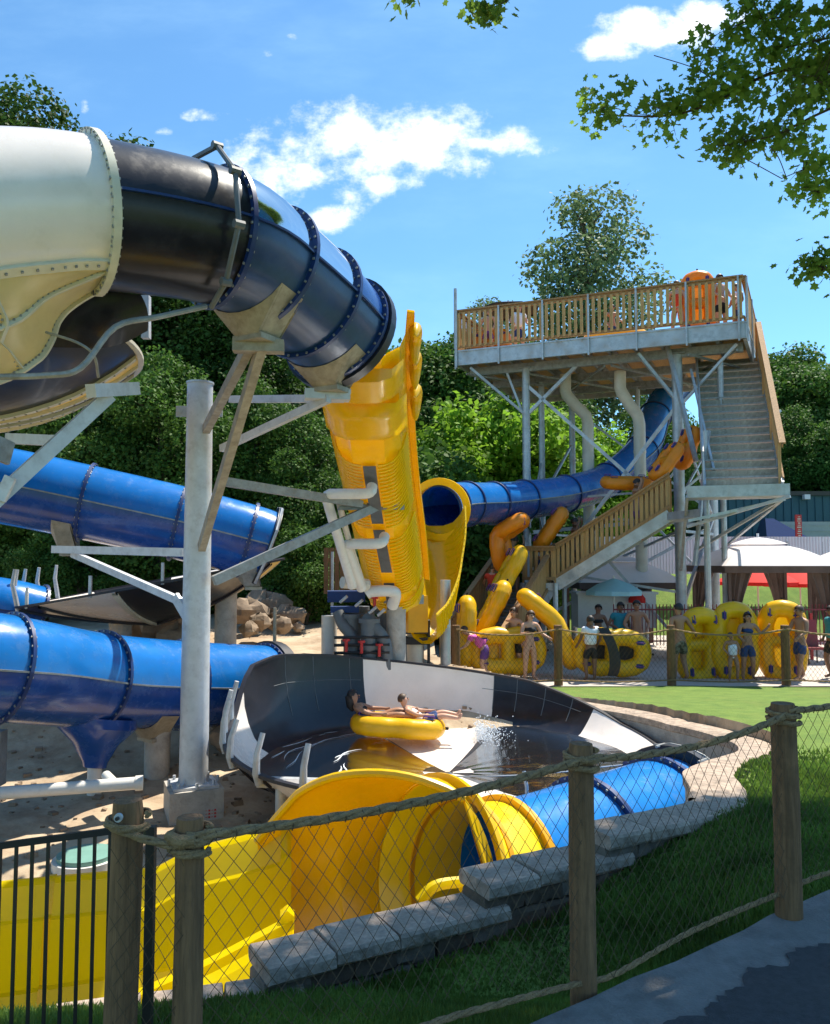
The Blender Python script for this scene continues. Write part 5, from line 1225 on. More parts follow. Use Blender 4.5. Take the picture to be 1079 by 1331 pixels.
gazebo((10.35,24.4,-2.75), 3.3, 2.62, 'white gazebo with brown tied curtains left of the gazebo at the right edge')
gazebo((14.2,24.6,-2.75), 3.4, 2.62, 'white gazebo cut by the right edge of the picture')
gazebo((6.6,26.2,-2.75), 3.2, 2.10, 'white gazebo partly hidden behind the tower legs', False)
gazebo((2.2+1.3,29.6,-2.75), 2.2, 2.3, 'small distant gazebo behind the lower stairs', False)
def umb(c, r_, m, label, n=10, h=.35, pole=2.2, tassel=False):
    g = empty('parasol', (c[0],c[1],c[2]-pole), label, 'parasol'); x,y,z = c
    rows = [[Vector((x+math.cos(2*math.pi*k/(n*2))*rr_*(1 if k % 2 == 0 else .96), y+math.sin(2*math.pi*k/(n*2))*rr_*(1 if k % 2 == 0 else .96), z+zz)) for k in range(n*2)] for rr_, zz in ((r_,-.12),(r_,0),(r_*.6,h*.55),(.05,h))]
    MB().grid(rows, closeu=True).build('canopy', M[m], g, 20); MB().cyl((x,y,z-pole),(x,y,z+h+.08),.025,n=8).build('pole', M['pvc'], g); return g
umb(tuple(U(798,768,23.2)), .80, 'umbblue', 'small aqua fringed parasol seen between the two beige downpipes', pole=1.5)
umb(tuple(U(985,756,29)), 1.5, 'umbred', 'left red parasol behind the middle gazebo', h=.5); umb(tuple(U(1040,758,29)), 1.3, 'umbred', 'right red parasol behind the middle gazebo', h=.5)
umb(tuple(U(828,778,23.6)), .25, 'umbred', 'small red folded parasol beside the aqua parasol', h=.25, pole=1.3)
# red iron patio fence
pf = empty('patio_fence', (12,22.9,-2.75), 'dark red iron fence running between the gazebos behind the rafts', 'fence')
fb = mesh_of(MB().cyl((0,0,0),(0,0,1.15),.014,n=6), 'bar', M['maroon']); fp = mesh_of(MB().box((0,0,.65),(.07,.07,1.3)), 'fence_post', M['red'])
X0, X1, YF, ZF = 5.6, 13.0, 22.9, -2.35
for i in range(74): inst('bar', fb, pf, (X0+i*.10, YF, ZF))
for i in range(5): inst('post', fp, pf, (X0+i*1.85, YF, ZF-.4))
for zz in (.12, 1.0): MB().beam((X0,YF,ZF+zz),(X1,YF,ZF+zz),.03,.04).build('rail', M['maroon'], pf)
# loungers / chairs on the patio behind (brown)
for k, (px, d, m_) in enumerate(((930,21.8,'brownfab'),(975,21.9,'maroon'),(1010,22.0,'brownfab'),(1052,22.0,'maroon'),(902,22.2,'brownfab'))):
    c = at(px,d); g = empty('patio_chair', c, ['brown','dark red','brown','dark red','brown'][k]+' patio chair '+['behind the middle upright raft','just right of the middle upright raft','below the middle gazebo curtain','behind the walking bather','nearest the thick tower leg'][k], 'chair', 'patio chairs')
    MB().box(c+Vector((0,0,.42)),(.5,.5,.06)).build('seat', M[m_], g); MB().box(c+Vector((0,.25,.80)),(.5,.05,.72),0,0,R(-8)).build('backrest', M[m_], g)
    for a in (-1,1):
        for b in (-1,1): MB().cyl(c+Vector((a*.22,b*.22,0)), c+Vector((a*.22,b*.22,.42)), .02, n=6).build('leg', M['iron'], g)
# white metal fence
wf = empty('white_fence', (9,32.6,-.9), 'white corrugated metal fence behind the thick tower leg', 'fence')
pn = MB(); 
rows0 = []; rows1 = []
for i in range(97): x = -.72+i*.015; yy_ = .018*(1 if (i//4) % 2 else -1); rows0.append(Vector((x,yy_,0))); rows1.append(Vector((x,yy_,1.5)))
pn.grid([rows0, rows1]); pm_ = mesh_of(pn, 'fence_panel', M['whitefence'], 30)
for i in range(15): inst('panel', pm_, wf, (1.2+i*1.45, 32.6, U(0,746,32.6).z))
for i in range(8): MB().cyl((1.2+i*2.9-.72,32.5,U(0,760,32.6).z),(1.2+i*2.9-.72,32.5,U(0,704,32.6).z),.04,n=6).build('post', M['galv'], wf)
# teal building
bl = empty('teal_building', (20,43,-1), 'long dark teal metal clad building with grey shutter behind the gazebos', 'building')
zt = U(0,643,43).z; x0 = U(905,0,43).x
MB().hexa([(x0,43,-2),(45,43,-2),(45,58,-2),(x0,58,-2),(x0,43,zt),(45,43,zt),(45,58,zt+1.2),(x0,58,zt+1.2)]).build('wall', M['teal'], bl, 0)
MB().beam((x0-.1,42.95,zt+.06),(45,42.95,zt+.06),.3,.22).build('roof_edge', M['iron'], bl)
cm = mesh_of(MB().box((0,0,0),(.05,.04,4.6)), 'rib', M['teal'], 0)
for i in range(60): inst('cladding_rib', cm, bl, (x0+.3+i*.42,42.97,zt-2.4))
a = U(1011,678,42.9); sh = MB(); sh.box((a.x+3.5,42.92,a.z-1.0),(7.0,.06,2.0)); so = sh.build('shutter', M['garage'], bl, 0)
for k in range(6): MB().box((a.x+3.5,42.88,a.z-.2-.3*k),(7.0,.03,.03)).build('slat', M['garage'], so, 0)
q = U(1048,646,42.7); MB().box(q,(.30,.3,.25)).build('floodlight', M['whitefence'], bl)
mb = MB(); q = U(1030,703,40); mb.box((q.x+.6,40,q.z),(3.2,2.0,.12)); mb.hexa([(q.x-1.6,39.2,q.z+.1),(q.x+.5,39.2,q.z+.1),(q.x+.5,40.8,q.z+.1),(q.x-1.6,40.8,q.z+.1),(q.x-1.4,39.8,q.z+1.1),(q.x-1.0,39.8,q.z+1.1),(q.x-1.0,40.2,q.z+1.1),(q.x-1.4,40.2,q.z+1.1)])
mb.box((q.x+.6,40,q.z-1.2),(2.6,1.5,2.2)); mb.thing('food_kiosk', M['cnavy'], 'small kiosk with a blue peaked roof in front of the grey shutter', 'kiosk', smooth=0)
mb = MB(); mb.box((q.x+.6,38.95,q.z),(3.2,.08,.14)); mb.thing('kiosk_eave', M['clearblue'] if False else M['whitefence'], 'pale blue white eave board along the kiosk front', 'eave', smooth=0)
sg = empty('banner_sign', (U(1038,0,36).x,36,-1), 'tall narrow red banner sign rising behind the gap between two gazebos', 'sign')
a = U(1038,669,36); b = U(1038,712,36); w_ = .28
MB().box(((a.x+b.x)/2,36,(a.z+b.z)/2),(w_,.06,a.z-b.z)).build('panel', M['red'], sg, 0); MB().cyl((a.x,36,-2),(a.x,36,b.z),.04,n=8).build('pole', M['galv'], sg)
mb = MB(); rng = random.Random(2)
for k in range(15): mb.box((a.x,35.962,a.z-.10-k*.092),(.10+.08*((k*7)%3)/2,.006,.028+.02*((k*5)%2)),0)
mb.build('pale_lettering', M['pvcb'], sg, 0)
# boulders in sunlit dirt
def boulder(c, s, seed, label):
    rd = random.Random(seed); mb = MB(); rows = []
    for i in range(8):
        th = math.pi*i/7; rows.append([])
        for k in range(11):
            a = 2*math.pi*k/11; rr_ = 1+.28*math.sin(a*2+seed)+.15*math.sin(a*3+th*4+seed*2)+.07*rd.uniform(-1,1); rows[-1].append(Vector((c[0]+s*rr_*math.sin(th)*math.cos(a)*1.2, c[1]+s*rr_*math.sin(th)*math.sin(a), c[2]+s*.72*rr_*math.cos(th))))
    mb.grid(rows, closeu=True); return mb.thing('boulder', M['rock'], label, 'boulder', 'sandstone boulders on the bank', smooth=40)
for k, (px, py, d, s) in enumerate(((322,795,20.5,.38),(346,787,21.5,.45),(376,800,21,.30),(364,812,19.6,.25),(338,808,19.4,.26),(324,818,18.8,.22),(216,815,19,.45),(188,812,20,.5),(232,826,18,.3),(300,960,13.9,.30),(292,935,14.5,.3),(388,815,20.8,.17),(356,780,23,.5))):
    p = U(px,py,d); boulder(p, s, k, 'rounded sandstone boulder, '+['left one beside the concrete pillar','largest on the sunlit bank','right one of the bank group','small one low on the bank','small one beneath the largest','lowest one beside the concrete pillar','one under the mid-left bowl','far one under the mid-left bowl','small one left of the tall column','one behind the tall column base','one behind the low blue tube','smallest at the right end of the bank','one highest up in the shade'][k])
# stones scattered on the dirt
mb = MB(); rng = random.Random(11)
for i in range(900):
    x = rng.uniform(-9,3); y = rng.uniform(8.6,17.5)
    if not inpit(x,y): continue
    s = rng.uniform(.01,.045)*rng.choice((1,1,1.6)); mb.box((x,y,zdirt(x,y)+s*.2),(s*2,s*1.6,s),rng.uniform(0,3),0,rng.uniform(-.4,.4))
o = mb.build('pebbles', M['rock'], None, 0); tag(o, 'small stones scattered over the bare dirt under the slides', 'pebbles', kind='stuff')
# green manhole cover
q = U(112,1112,9.9); mb = MB(); mb.cyl((q.x,q.y,q.z-.05),(q.x,q.y,q.z+.03),.33,n=32); mo = mb.thing('manhole_cover', M['manhole'], 'round green cover on the dirt above the yellow runout trough', 'cover')
mb = MB(); mb.cyl((q.x,q.y,q.z-.12),(q.x,q.y,q.z-.02),.38,n=32); mo2 = mb.build('collar', M['pvc'], mo)
# grey electrical box at the left edge
mb = MB(); q = U(-2,985,11.5); mb.box(q,(.14,.2,.75)); mb.thing('meter_box', M['galvd'], 'grey ribbed box on a post at the left picture edge above the white drain pipe', 'box')
# ================================================================= far rope fence along the patio
def rope(pts, r_, parent, name='rope', m='rope', twist=14, strands=3, res=None, n=6):
    P = smooth_path([Vector(p) for p in pts], 8); L = sum((b-a).length for a, b in zip(P,P[1:])); k = max(8, int(L/(r_*1.1))); 
    S = [0]
    for a, b in zip(P,P[1:]): S.append(S[-1]+(b-a).length)
    def at_(s):
        for i in range(len(P)-1):
            if s <= S[i+1] or i == len(P)-2: t = (s-S[i])/max(1e-6,S[i+1]-S[i]); return P[i].lerp(P[i+1],t), (P[i+1]-P[i]).normalized()
    mb = MB()
    for q in range(strands):
        pts_ = []
        for i in range(k+1):
            p, t = at_(L*i/k); nn, uu, tt = basis(t); a = 2*math.pi*(q/strands)+L*i/k/(r_*2.9); pts_.append(p+(nn*math.cos(a)+uu*math.sin(a))*r_*.48)
        mb.sweep(pts_, r_*.56, n)
    return mb.build(name, M[m], parent, 60)
ff = empty('rope_fence', (4.5,18.25,-2.75), 'far low rope and net fence along the front of the patio', 'fence', 'rope and net fences')
FX = [-.3+1.25, 3.05, 5.48, 8.0, 10.9]
FX = [U(590,0,18.25).x, U(716,0,18.25).x, U(856,0,18.2).x, U(1000,0,18.1).x, U(1150,0,18.1).x]
for x in FX: 
    MB().cyl((x,18.2,-2.9),(x,18.2,-1.42),.10,.092,n=14).build('post', M['woodg'], ff)
def net_mesh(A, B, topf, botf, cell, r_, sk=0.0, drop=0.0):
    """diamond net between two plan points; topf/botf give heights along s in 0..1"""
    A = Vector(A); B = Vector(B); L = (B-A).length; d = (B-A)/L; mb = MB(); side = Vector((-d.y,d.x,0))
    zmin = min(botf(i/20) for i in range(21)); zmax = max(topf(i/20) for i in range(21)); 
    for fam in (1,-1):
        s0 = -(zmax-zmin)/1.25-cell; i = 0
        while s0+i*cell < L+(zmax-zmin)/1.25+cell:
            base = s0+i*cell; i += 1; seg = []
            for k in range(29):
                z = zmin+(zmax-zmin)*k/28; s = base+fam*(z-zmin)*.72+.012*math.sin(z*9+base*7)+sk*(z-zmin)
                inside = 0 <= s <= L and botf(s/L) <= z <= topf(s/L)
                if inside: seg.append(A+d*s+side*(.015*math.sin(s*5+z*4))+Z*(z-A.z))
                elif len(seg) > 1: mb.sweep(seg, r_, 3, False); seg = []
                else: seg = []
            if len(seg) > 1: mb.sweep(seg, r_, 3, False)
    return mb
for a, b in zip(FX, FX[1:]):
    tp_ = lambda s: -1.53-.10*math.sin(math.pi*s); bt2 = lambda s: -2.62-.04*math.sin(math.pi*s)
    rope([(a,18.1,-1.5),(a+(b-a)*.25,18.1,tp_(.25)),((a+b)/2,18.1,tp_(.5)),(a+(b-a)*.75,18.1,tp_(.75)),(b,18.1,-1.5)], .022, ff, n=4); rope([(a,18.1,-2.62),((a+b)/2,18.1,-2.66),(b,18.1,-2.62)], .018, ff, n=4)
    o = net_mesh((a,18.1,0),(b,18.1,0), tp_, bt2, .10, .0032).build('net', M['net'], ff, 0); o['kind'] = 'stuff'
# ================================================================= trees
def leaf_cloud(n, centers, radii, leaf, seed, shell=.55, droop=.2, star=False, out=False):
    rng = np.random.default_rng(seed); C_ = np.array(centers); Rr = np.array(radii); w = Rr[:,0]*Rr[:,1]*Rr[:,2]; w = w**.7; w /= w.sum()
    idx = rng.choice(len(C_), n, p=w); d = rng.normal(size=(n,3)); d /= np.linalg.norm(d,axis=1)[:,None]; rad = shell+(1-shell)*rng.uniform(0,1,n)**.6; rad *= 1+.12*np.sin(d[:,0]*5+idx)*np.cos(d[:,2]*6)
    P = C_[idx]+d*rad[:,None]*Rr[idx]
    # small clumps
    P += rng.normal(0, leaf*.8, (n,3))
    nn = d*.5+rng.normal(size=(n,3))*.6+np.array([0,0,.5]); nn /= np.linalg.norm(nn,axis=1)[:,None]
    a = np.cross(nn, rng.normal(size=(n,3))); a /= np.linalg.norm(a,axis=1)[:,None]; b = np.cross(nn,a); s = leaf*rng.uniform(.6,1.25,n)[:,None]
    if star:
        prof = [(0,-.55),(.22,-.30),(.55,-.35),(.42,-.02),(.62,.25),(.28,.25),(0,.65),(-.28,.25),(-.62,.25),(-.42,-.02),(-.55,-.35),(-.22,-.30)]
    else: prof = [(-.1,-.6),(.42,-.1),(.12,.6),(-.40,.12)]
    V = np.stack([P+a*s*x+b*s*y+nn*s*(.12*abs(x)) for x,y in prof],1); return V.reshape(-1,3), len(prof)
def tree_crown(seed, H, Rw, base, n, leaf, lobes=16, tall=1.0):
    rd = random.Random(seed); cs = []; rs = []
    for i in range(lobes):
        t = (i+.5)/lobes; z = base+(H-base)*(.12+.84*t); w = Rw*math.sin(math.pi*min(1,.18+.80*t))**.7; a = i*2.4+rd.uniform(-.5,.5); rr_ = w*rd.uniform(.25,.72)
        cs.append((math.cos(a)*rr_, math.sin(a)*rr_, z+rd.uniform(-.4,.4))); s = Rw*rd.uniform(.32,.52)*(1-.35*t); rs.append((s,s,s*.72))
    cs.append((0,0,base+(H-base)*.5)); rs.append((Rw*.55,Rw*.55,(H-base)*.38))
    return leaf_cloud(n, cs, rs, leaf, seed), cs
def trunk_mb(cs, H, base, r_, seed):
    rd = random.Random(seed); mb = MB(); tp = [Vector((0,0,-.6)),Vector((.05,0,base*.5)),Vector((rd.uniform(-.3,.3),rd.uniform(-.3,.3),base)),Vector((rd.uniform(-.4,.4),rd.uniform(-.4,.4),H*.7)),Vector((0,0,H*.93))]
    tp = smooth_path(tp,4); rr_ = [r_*(1.25-1.15*i/(len(tp)-1)) for i in range(len(tp))]; mb.sweep(tp, rr_, 9)
    for c in cs[:-1:1]:
        c = Vector(c); st = min(tp, key=lambda p: abs(p.z-(c.z-1.2))); mid_ = st.lerp(c,.5)+Z*.25; q = smooth_path([st,mid_,c],3); mb.sweep(q, [r_*.34*(1-.8*i/(len(q)-1)) for i in range(len(q))], 5)
    return mb
KINDS = {}
def kind(key, seed, H, Rw, base, n, leaf, m, lobes=16, tr=.22):
    (V,k), cs = tree_crown(seed, H, Rw, base, n, leaf, lobes); cm_ = poly_mesh('crown', V, k, M[m]); tm_ = mesh_of(trunk_mb(cs,H,base,tr,seed),'trunk',M['bark'],60); KINDS[key] = (cm_, tm_, H)
kind('tall1', 1, 15.5, 4.4, 3.0, 60000, .145, 'leafD', 26, .30); kind('tall2', 2, 13, 4.0, 1.6, 52000, .145, 'leafD', 24, .28); kind('mid', 3, 9, 3.4, .8, 40000, .125, 'leafM', 20); kind('bush', 4, 4.2, 2.6, .2, 16000, .13, 'leafM', 12, .10)
kind('lime', 5, 6.6, 3.0, .9, 17000, .20, 'leafL', 15, .16); kind('open', 8, 13.5, 3.7, 3.0, 16000, .17, 'leafG', 20, .26); kind('broad', 7, 11, 5.0, 2.0, 34000, .22, 'leafM', 20, .3)
def tree(key, x, y, z, rz, s, label, group, cat='tree', name=None):
    cm_, tm_, H = KINDS[key]; o = empty(name or ('tree' if cat == 'tree' else 'shrub'), (x,y,z), label, cat, group)
    for nme, me in (('crown',cm_),('trunk',tm_)): c = bpy.data.objects.new(nme, me); col.objects.link(c); c.parent = o
    o.rotation_euler = (0,0,rz); o.scale = (s,s,s*random.Random(x).uniform(.94,1.06)); return o
GT = 'woodland trees behind the slides'
def gz(x, y): return zdirt(x,y) if x < .5 else (min(60,-.5+max(0,(y-44))*.16) if y > 44 else zlawn(x,y))
def tp(key, px, ytop, d, rz, label, dz=0, grp=GT, cat='tree', smax=3):
    H = KINDS[key][2]; p = U(px, ytop, d); z = gz(p.x, d)+dz; s = min(smax, (p.z-z)/H); return tree(key, p.x, d, z, rz, s, label, grp, cat)
tp('tall1', 20, 100, 32, .3, 'tall tree whose crown tops the picture at far upper left above the white tube')
tp('tall2', 150, 168, 34, 1.3, 'tall tree with only its crown top showing over the white tube')
tp('tall1', 225, 260, 31, 2.2, 'dark woodland tree directly behind the black tube')
tp('tall2', 300, 330, 30, 3.1, 'dark woodland tree behind the top of the steel column')
tp('tall1', 385, 370, 33, 4.0, 'dark woodland tree behind the dark blue tube sections')
tp('tall2', 448, 452, 31, 5.0, 'dark woodland tree just left of the yellow uphill flume')
tp('mid', 118, 470, 25, .7, 'nearer leafy tree between the bowl frame and the long blue tube', .3)
tp('mid', 215, 455, 24.5, 1.9, 'nearer leafy tree left of the tall steel column', .2)
tp('mid', 330, 490, 25.5, 2.9, 'nearer leafy tree right of the tall steel column', .2)
tp('mid', 20, 500, 25, 5.9, 'nearer leafy tree at the left edge above the long blue tube', .2)
tp('tall2', -80, 300, 29, 5.9, 'woodland tree beyond the left picture edge')
tp('mid', 395, 545, 24.5, 4.4, 'leafy tree behind the white feed pipes')
tp('bush', 395, 690, 22.5, 1.4, 'bright bushy shrub at the foot of the wood left of the yellow flume', 0, 'shrubs at the wood edge', 'shrub')
tp('bush', 445, 705, 23.5, 2.4, 'shrub behind the small brown board screen', 0, 'shrubs at the wood edge', 'shrub')
tp('bush', 60, 700, 22.5, 3.4, 'shrub behind the tilted mid-left bowl at the left', 0, 'shrubs at the wood edge', 'shrub')
tp('bush', 250, 715, 24.0, .4, 'shrub in deep shade behind the tall column', 0, 'shrubs at the wood edge', 'shrub')
tp('bush', 160, 715, 23.5, .9, 'shrub in shade above the tilted mid-left bowl', 0, 'shrubs at the wood edge', 'shrub')
tp('bush', 320, 700, 24, 4.9, 'shrub behind the end of the long blue tube', 0, 'shrubs at the wood edge', 'shrub')
# middle group
tp('broad', 560, 428, 42, .8, 'dark round topped tree between the yellow flume and the tower deck', .5)
tp('broad', 640, 446, 46, 2.8, 'dark tree behind the left end of the tower deck', .5)
tp('tall2', 520, 455, 40, 1.8, 'dark tree hugging the right side of the yellow flume')
tp('lime', 600, 525, 33.2, .5, 'bright lime green young tree left of the tower legs', -.3, 'bright young trees behind the tower')
tp('lime', 670, 520, 34.6, 2.5, 'bright lime green tree directly behind the nearest tower leg', -.3, 'bright young trees behind the tower')
tp('lime', 745, 548, 35.8, 4.1, 'lime green tree seen between the beige downpipes', -.3, 'bright young trees behind the tower')
tp('lime', 800, 560, 36.5, 1.1, 'lime green tree behind the right beige downpipe', -.3, 'bright young trees behind the tower')
tp('mid', 715, 490, 40, 4.4, 'green tree under the middle of the tower deck'); tp('mid', 850, 500, 44, 1.4, 'green tree under the right part of the tower deck')
tp('bush', 560, 610, 27, .4, 'shrub behind the yellow ring mouth', 0, 'shrubs at the wood edge', 'shrub'); tp('bush', 615, 690, 29, 5.4, 'shrub behind the lower wooden stairs', .3, 'shrubs at the wood edge', 'shrub')
tp('bush', 560, 752, 25.5, 3.3, 'low shrub between the yellow return flume and the stair foot', .0, 'shrubs at the wood edge', 'shrub')
tp('bush', 690, 640, 30, 2.1, 'shrub beneath the far blue tube', 0, 'shrubs at the wood edge', 'shrub')
tp('open', 768, 238, 60, .9, 'tall open crowned tree standing above the tower deck', 0, None, smax=4)
tp('open', 640, 372, 62, 2.9, 'low grey green tree top just left of the tall open tree', 0, None, smax=4)
for k, (px, yt, d, key) in enumerate(((1010,462,62,'broad'),(1050,478,56,'broad'),(1085,475,60,'tall2'),(1030,530,52,'mid'),(1075,560,50,'broad'),(985,520,58,'broad'),(930,560,60,'broad'),(880,590,58,'mid'),(1130,500,58,'broad'))):
    tp(key, px, yt, d, k*1.3, 'hillside tree right of the tower stairs, '+['tallest against the sky','second tallest with a rounded top','cut by the right picture edge','lower one directly beside the stair railing','lower one above the teal roof','one hidden mostly by the stair flight','one seen through the stair frame','small one behind the middle flight','one outside the right edge'][k], 0, 'hillside trees right of the tower', smax=5)
# wood beyond, as one mass
rng = random.Random(4); cs = []; rs = []
for i in range(150):
    x = rng.uniform(-75,45); y = rng.uniform(48,75)
    base_ = -.5+(y-44)*(.16 if x > 10 else .3); top_h = 5 if x > -3 else 8.5
    if x > 8: top_h = 4.5
    cs.append((x,y,base_+top_h*.45)); s = rng.uniform(2.6,4.2); rs.append((s,s,top_h*.5))
V,k = leaf_cloud(60000, cs, rs, .42, 9, .7); o = bpy.data.objects.new('far_woodland', poly_mesh('far_woodland', V, k, M['leafD'])); col.objects.link(o); tag(o, 'dense dark woodland covering the hill behind the park', 'woodland', kind='stuff')
cs = []; rs = []
for i in range(60):
    x = rng.uniform(-34,0); y = rng.uniform(33,41); cs.append((x,y,gz(x,y)+rng.uniform(.5,4.5))); s = rng.uniform(1.8,2.8); rs.append((s,s,s))
V,k = leaf_cloud(60000, cs, rs, .26, 10, .6); o = bpy.data.objects.new('undergrowth', poly_mesh('undergrowth', V, k, M['leafD'])); col.objects.link(o); tag(o, 'dark shaded undergrowth filling the wood behind the slides', 'undergrowth', kind='stuff')
cs = []; rs = []
for i in range(60):
    x = rng.uniform(-14,6) if i < 45 else rng.uniform(1,10); y = rng.uniform(24.5,31) if x < 0 else rng.uniform(34,39); cs.append((x,y,gz(x,y)+.2)); s = rng.uniform(.5,1.1); rs.append((s,s,s*.6))
V,k = leaf_cloud(30000, cs, rs, .11, 12, .6); o = bpy.data.objects.new('ground_cover', poly_mesh('ground_cover', V, k, M['leafM'])); col.objects.link(o); tag(o, 'low leafy ground cover at the edge of the wood', 'ground cover', kind='stuff')

# ================================================================= near maple: overhanging branches and shading crown
mp_ = empty('maple_tree', (6.4,5.5,-1.8), 'near maple on the right whose leafy branches hang into the top right of the view', 'tree')
mb = MB(); mb.sweep(smooth_path([(6.4,5.5,-2.0),(6.35,5.6,1),(6.2,5.8,4),(5.8,6.2,7),(5.2,6.4,10),(4.6,6.6,13)],5), [.30-.008*i for i in range(26)], 12); mb.build('trunk', M['bark'], mp_)
cs = []; rs = []; tw_ = MB()
def bough(pts, r0, leaves, rad=.16, per=.13, seed=0):
    rd = random.Random(seed); P = smooth_path([Vector(p) for p in pts], 8); tw_.sweep(P, [max(.004, r0*(1-.85*i/(len(P)-1))) for i in range(len(P))], 6)
    for a, b, s in leaves:
        for q in range(s):
            t = rd.uniform(a,b); p = P[int(t*(len(P)-1))]; off = Vector((rd.gauss(0,rad),rd.gauss(0,rad),rd.gauss(0.02,rad*.8))); c = p+off; tw_.sweep([p, p.lerp(c,.6)+Z*.02, c], [.004,.003,.002], 4); cs.append(tuple(c)); s_ = rd.uniform(.07,.13); rs.append((s_,s_,s_*.7))
dB = 7.2
bough([U(1190,30,6.9),U(1079,80,7.0),U(1000,96,7.1),U(930,132,7.2),U(870,150,7.3),U(800,150,7.4),U(775,148,7.4)], .022, [(.72,.80,7),(.88,1.0,8),(.45,.72,26),(.15,.45,24)], .13, seed=1)
bough([U(950,120,7.2),U(915,95,7.2),U(893,85,7.3),U(850,72,7.3)], .008, [(0,.55,14)], .14, seed=2)
bough([U(1120,0,6.8),U(1040,20,6.9),U(985,25,7.0),U(950,35,7.1)], .014, [(.80,1,5),(.25,.72,30)], .15, seed=3)
bough([U(1150,110,6.8),U(1060,150,6.9),U(1010,175,7.0),U(960,185,7.1),U(940,190,7.1)], .014, [(.80,1.0,12),(.3,.8,34)], .12, seed=4)
bough([U(1160,90,6.6),U(1090,90,6.6),U(1050,110,6.7)], .02, [(.3,1,40)], .22, seed=5)
bough([U(1150,170,6.8),U(1079,205,6.9),U(1040,222,6.95),U(1016,232,7.0)], .010, [(.35,.72,10)], .09, seed=6)
bough([U(1016,232,7.0),U(985,215,7.0),U(962,203,7.0)], .004, [], seed=7); bough([U(1022,230,7.0),U(1012,205,7.0),U(1000,190,7.0)], .004, [], seed=8)
bough([U(1160,235,6.9),U(1079,250,6.9),U(1050,246,6.9)], .008, [(.5,1,12)], .08, seed=9)
bough([U(1170,330,6.5),U(1090,345,6.5),U(1060,355,6.5)], .008, [(.55,1,16)], .08, seed=10)
bough([U(1120,40,6.7),U(1030,60,6.9),U(1000,70,7.0)], .012, [(.2,1,26)], .17, seed=11)
bough([U(900,-60,5.6),U(760,-40,5.8),U(690,-14,6.0),U(645,8,6.1),U(630,14,6.1)], .012, [(.80,.98,7)], .05, seed=12)
bough([U(700,-60,5.9),U(600,-30,6.0),U(545,-8,6.1),U(520,-2,6.1)], .01, [(.85,1,3)], .04, seed=13)
for e_ in (U(1190,30,6.9),U(1160,90,6.6),U(1120,0,6.8),U(1150,110,6.8),U(1170,330,6.5),U(900,-60,5.6),U(700,-60,5.9)):
    s_ = Vector((5.9,6.1,min(9,max(3,e_.z-1)))); tw_.sweep(smooth_path([s_, s_.lerp(e_,.5)+Z*.3, e_],4), [.06-.0048*i for i in range(9)], 6)
V,k = leaf_cloud(3600, cs, rs, .064, 21, .2, star=True); o = bpy.data.objects.new('low_leaves', poly_mesh('low_leaves', V, k, M['leafN'])); col.objects.link(o); o.parent = mp_; o.location = -ORG[mp_.name]; o['kind'] = 'stuff'
tw_.build('branches', M['bark'], mp_)
# high crown, above the frame, that shades the path and the bank
cs = []; rs = []; rd = random.Random(8)
for i in range(420):
    x = rd.uniform(-2.6,9.5); y = rd.uniform(3.2,12.5); z = .76*y+rd.uniform(1.5,2.8)
    # ground point shaded by this clump
    t = (z+1.8)/sv.z; gx = x-sv.x*t; gy = y-sv.y*t
    if gy > lerp(gx, [(-2.5,3.9),(-.6,4.4),(.6,5.2),(1.5,5.8),(2.6,6.3),(3.4,6.2),(6,6.4)]): continue
    if gy < -1 or gx > 5 or gx < -1.7 or x < -1.2: continue
    cs.append((x,y,z)); s_ = rd.uniform(.45,.85); rs.append((s_,s_,s_*.5))
print('clumps', len(cs)); V,k = leaf_cloud(60000, cs, rs, .12, 33, .15, star=False); o = bpy.data.objects.new('crown', poly_mesh('crown', V, k, M['leafN'])); col.objects.link(o); o.parent = mp_; o.location = -ORG[mp_.name]

# ================================================================= foreground rope fence
fn = empty('rope_fence', (.6,3.4,-1.8), 'near brown log post fence with thick twisted rope and diamond net across the foreground', 'fence', 'rope and net fences')
def logpost(px, ptop, d, w, zb, lean=(0,0), chamfer=True):
    a = U(px, ptop, d); r_ = w/2*d/FPX; b = Vector((a.x+lean[0], a.y+lean[1], zb)); P = [b.lerp(a, t) for t in (0,.2,.4,.6,.8,.97,1.0)]; rd = random.Random(px)
    MB().sweep([p+Vector((rd.uniform(-.003,.003),rd.uniform(-.003,.003),0)) for p in P], [r_*1.06,r_*1.03,r_,r_*1.02,r_*.98,r_*.97,r_*.88], 20).build('post', M['woodg'], fn); return a, r_
pA, rA = logpost(1018, 914, 4.0, 32, -1.85); pB, rB = logpost(755, 966, 3.35, 33, -2.0); pC, rC = logpost(248, 1062, 2.6, 37, -2.35); pD, rD = logpost(167, 1040, 2.62, 40, -2.35, (-.03,0))
pE = U(1330,860,4.9); MB().sweep([(pE.x,pE.y,-1.9),(pE.x,pE.y,pE.z)], .06, 16).build('post', M['woodg'], fn)
def wrap(a, r_, dz, turns=2, rr_=.016):
    P = [a+Vector((math.cos(t)*(r_+rr_*.9), math.sin(t)*(r_+rr_*.9), -dz-t*.0055)) for t in [2*math.pi*turns*i/(22*turns) for i in range(22*turns+1)]]; rope(P, rr_, fn, 'rope_wrap', n=6)
ropeR = .0165
def span(a, b, dza, dzb, sag, n=6): 
    p = a-Z*dza; q = b-Z*dzb; return [p.lerp(q,t)-Z*sag*4*t*(1-t) for t in [i/n for i in range(n+1)]]
fo = Vector((.0,-.05,0))
sp1 = span(pC+fo, pB+fo, .045, .055, .035); sp2 = span(pB+fo, pA+fo, .05, .045, .05); sp3 = span(pA+fo, pE, .03, .03, .03); sp0 = span(pD+fo+Vector((-.045,0,0)), pC+fo, .06, .075, .012)
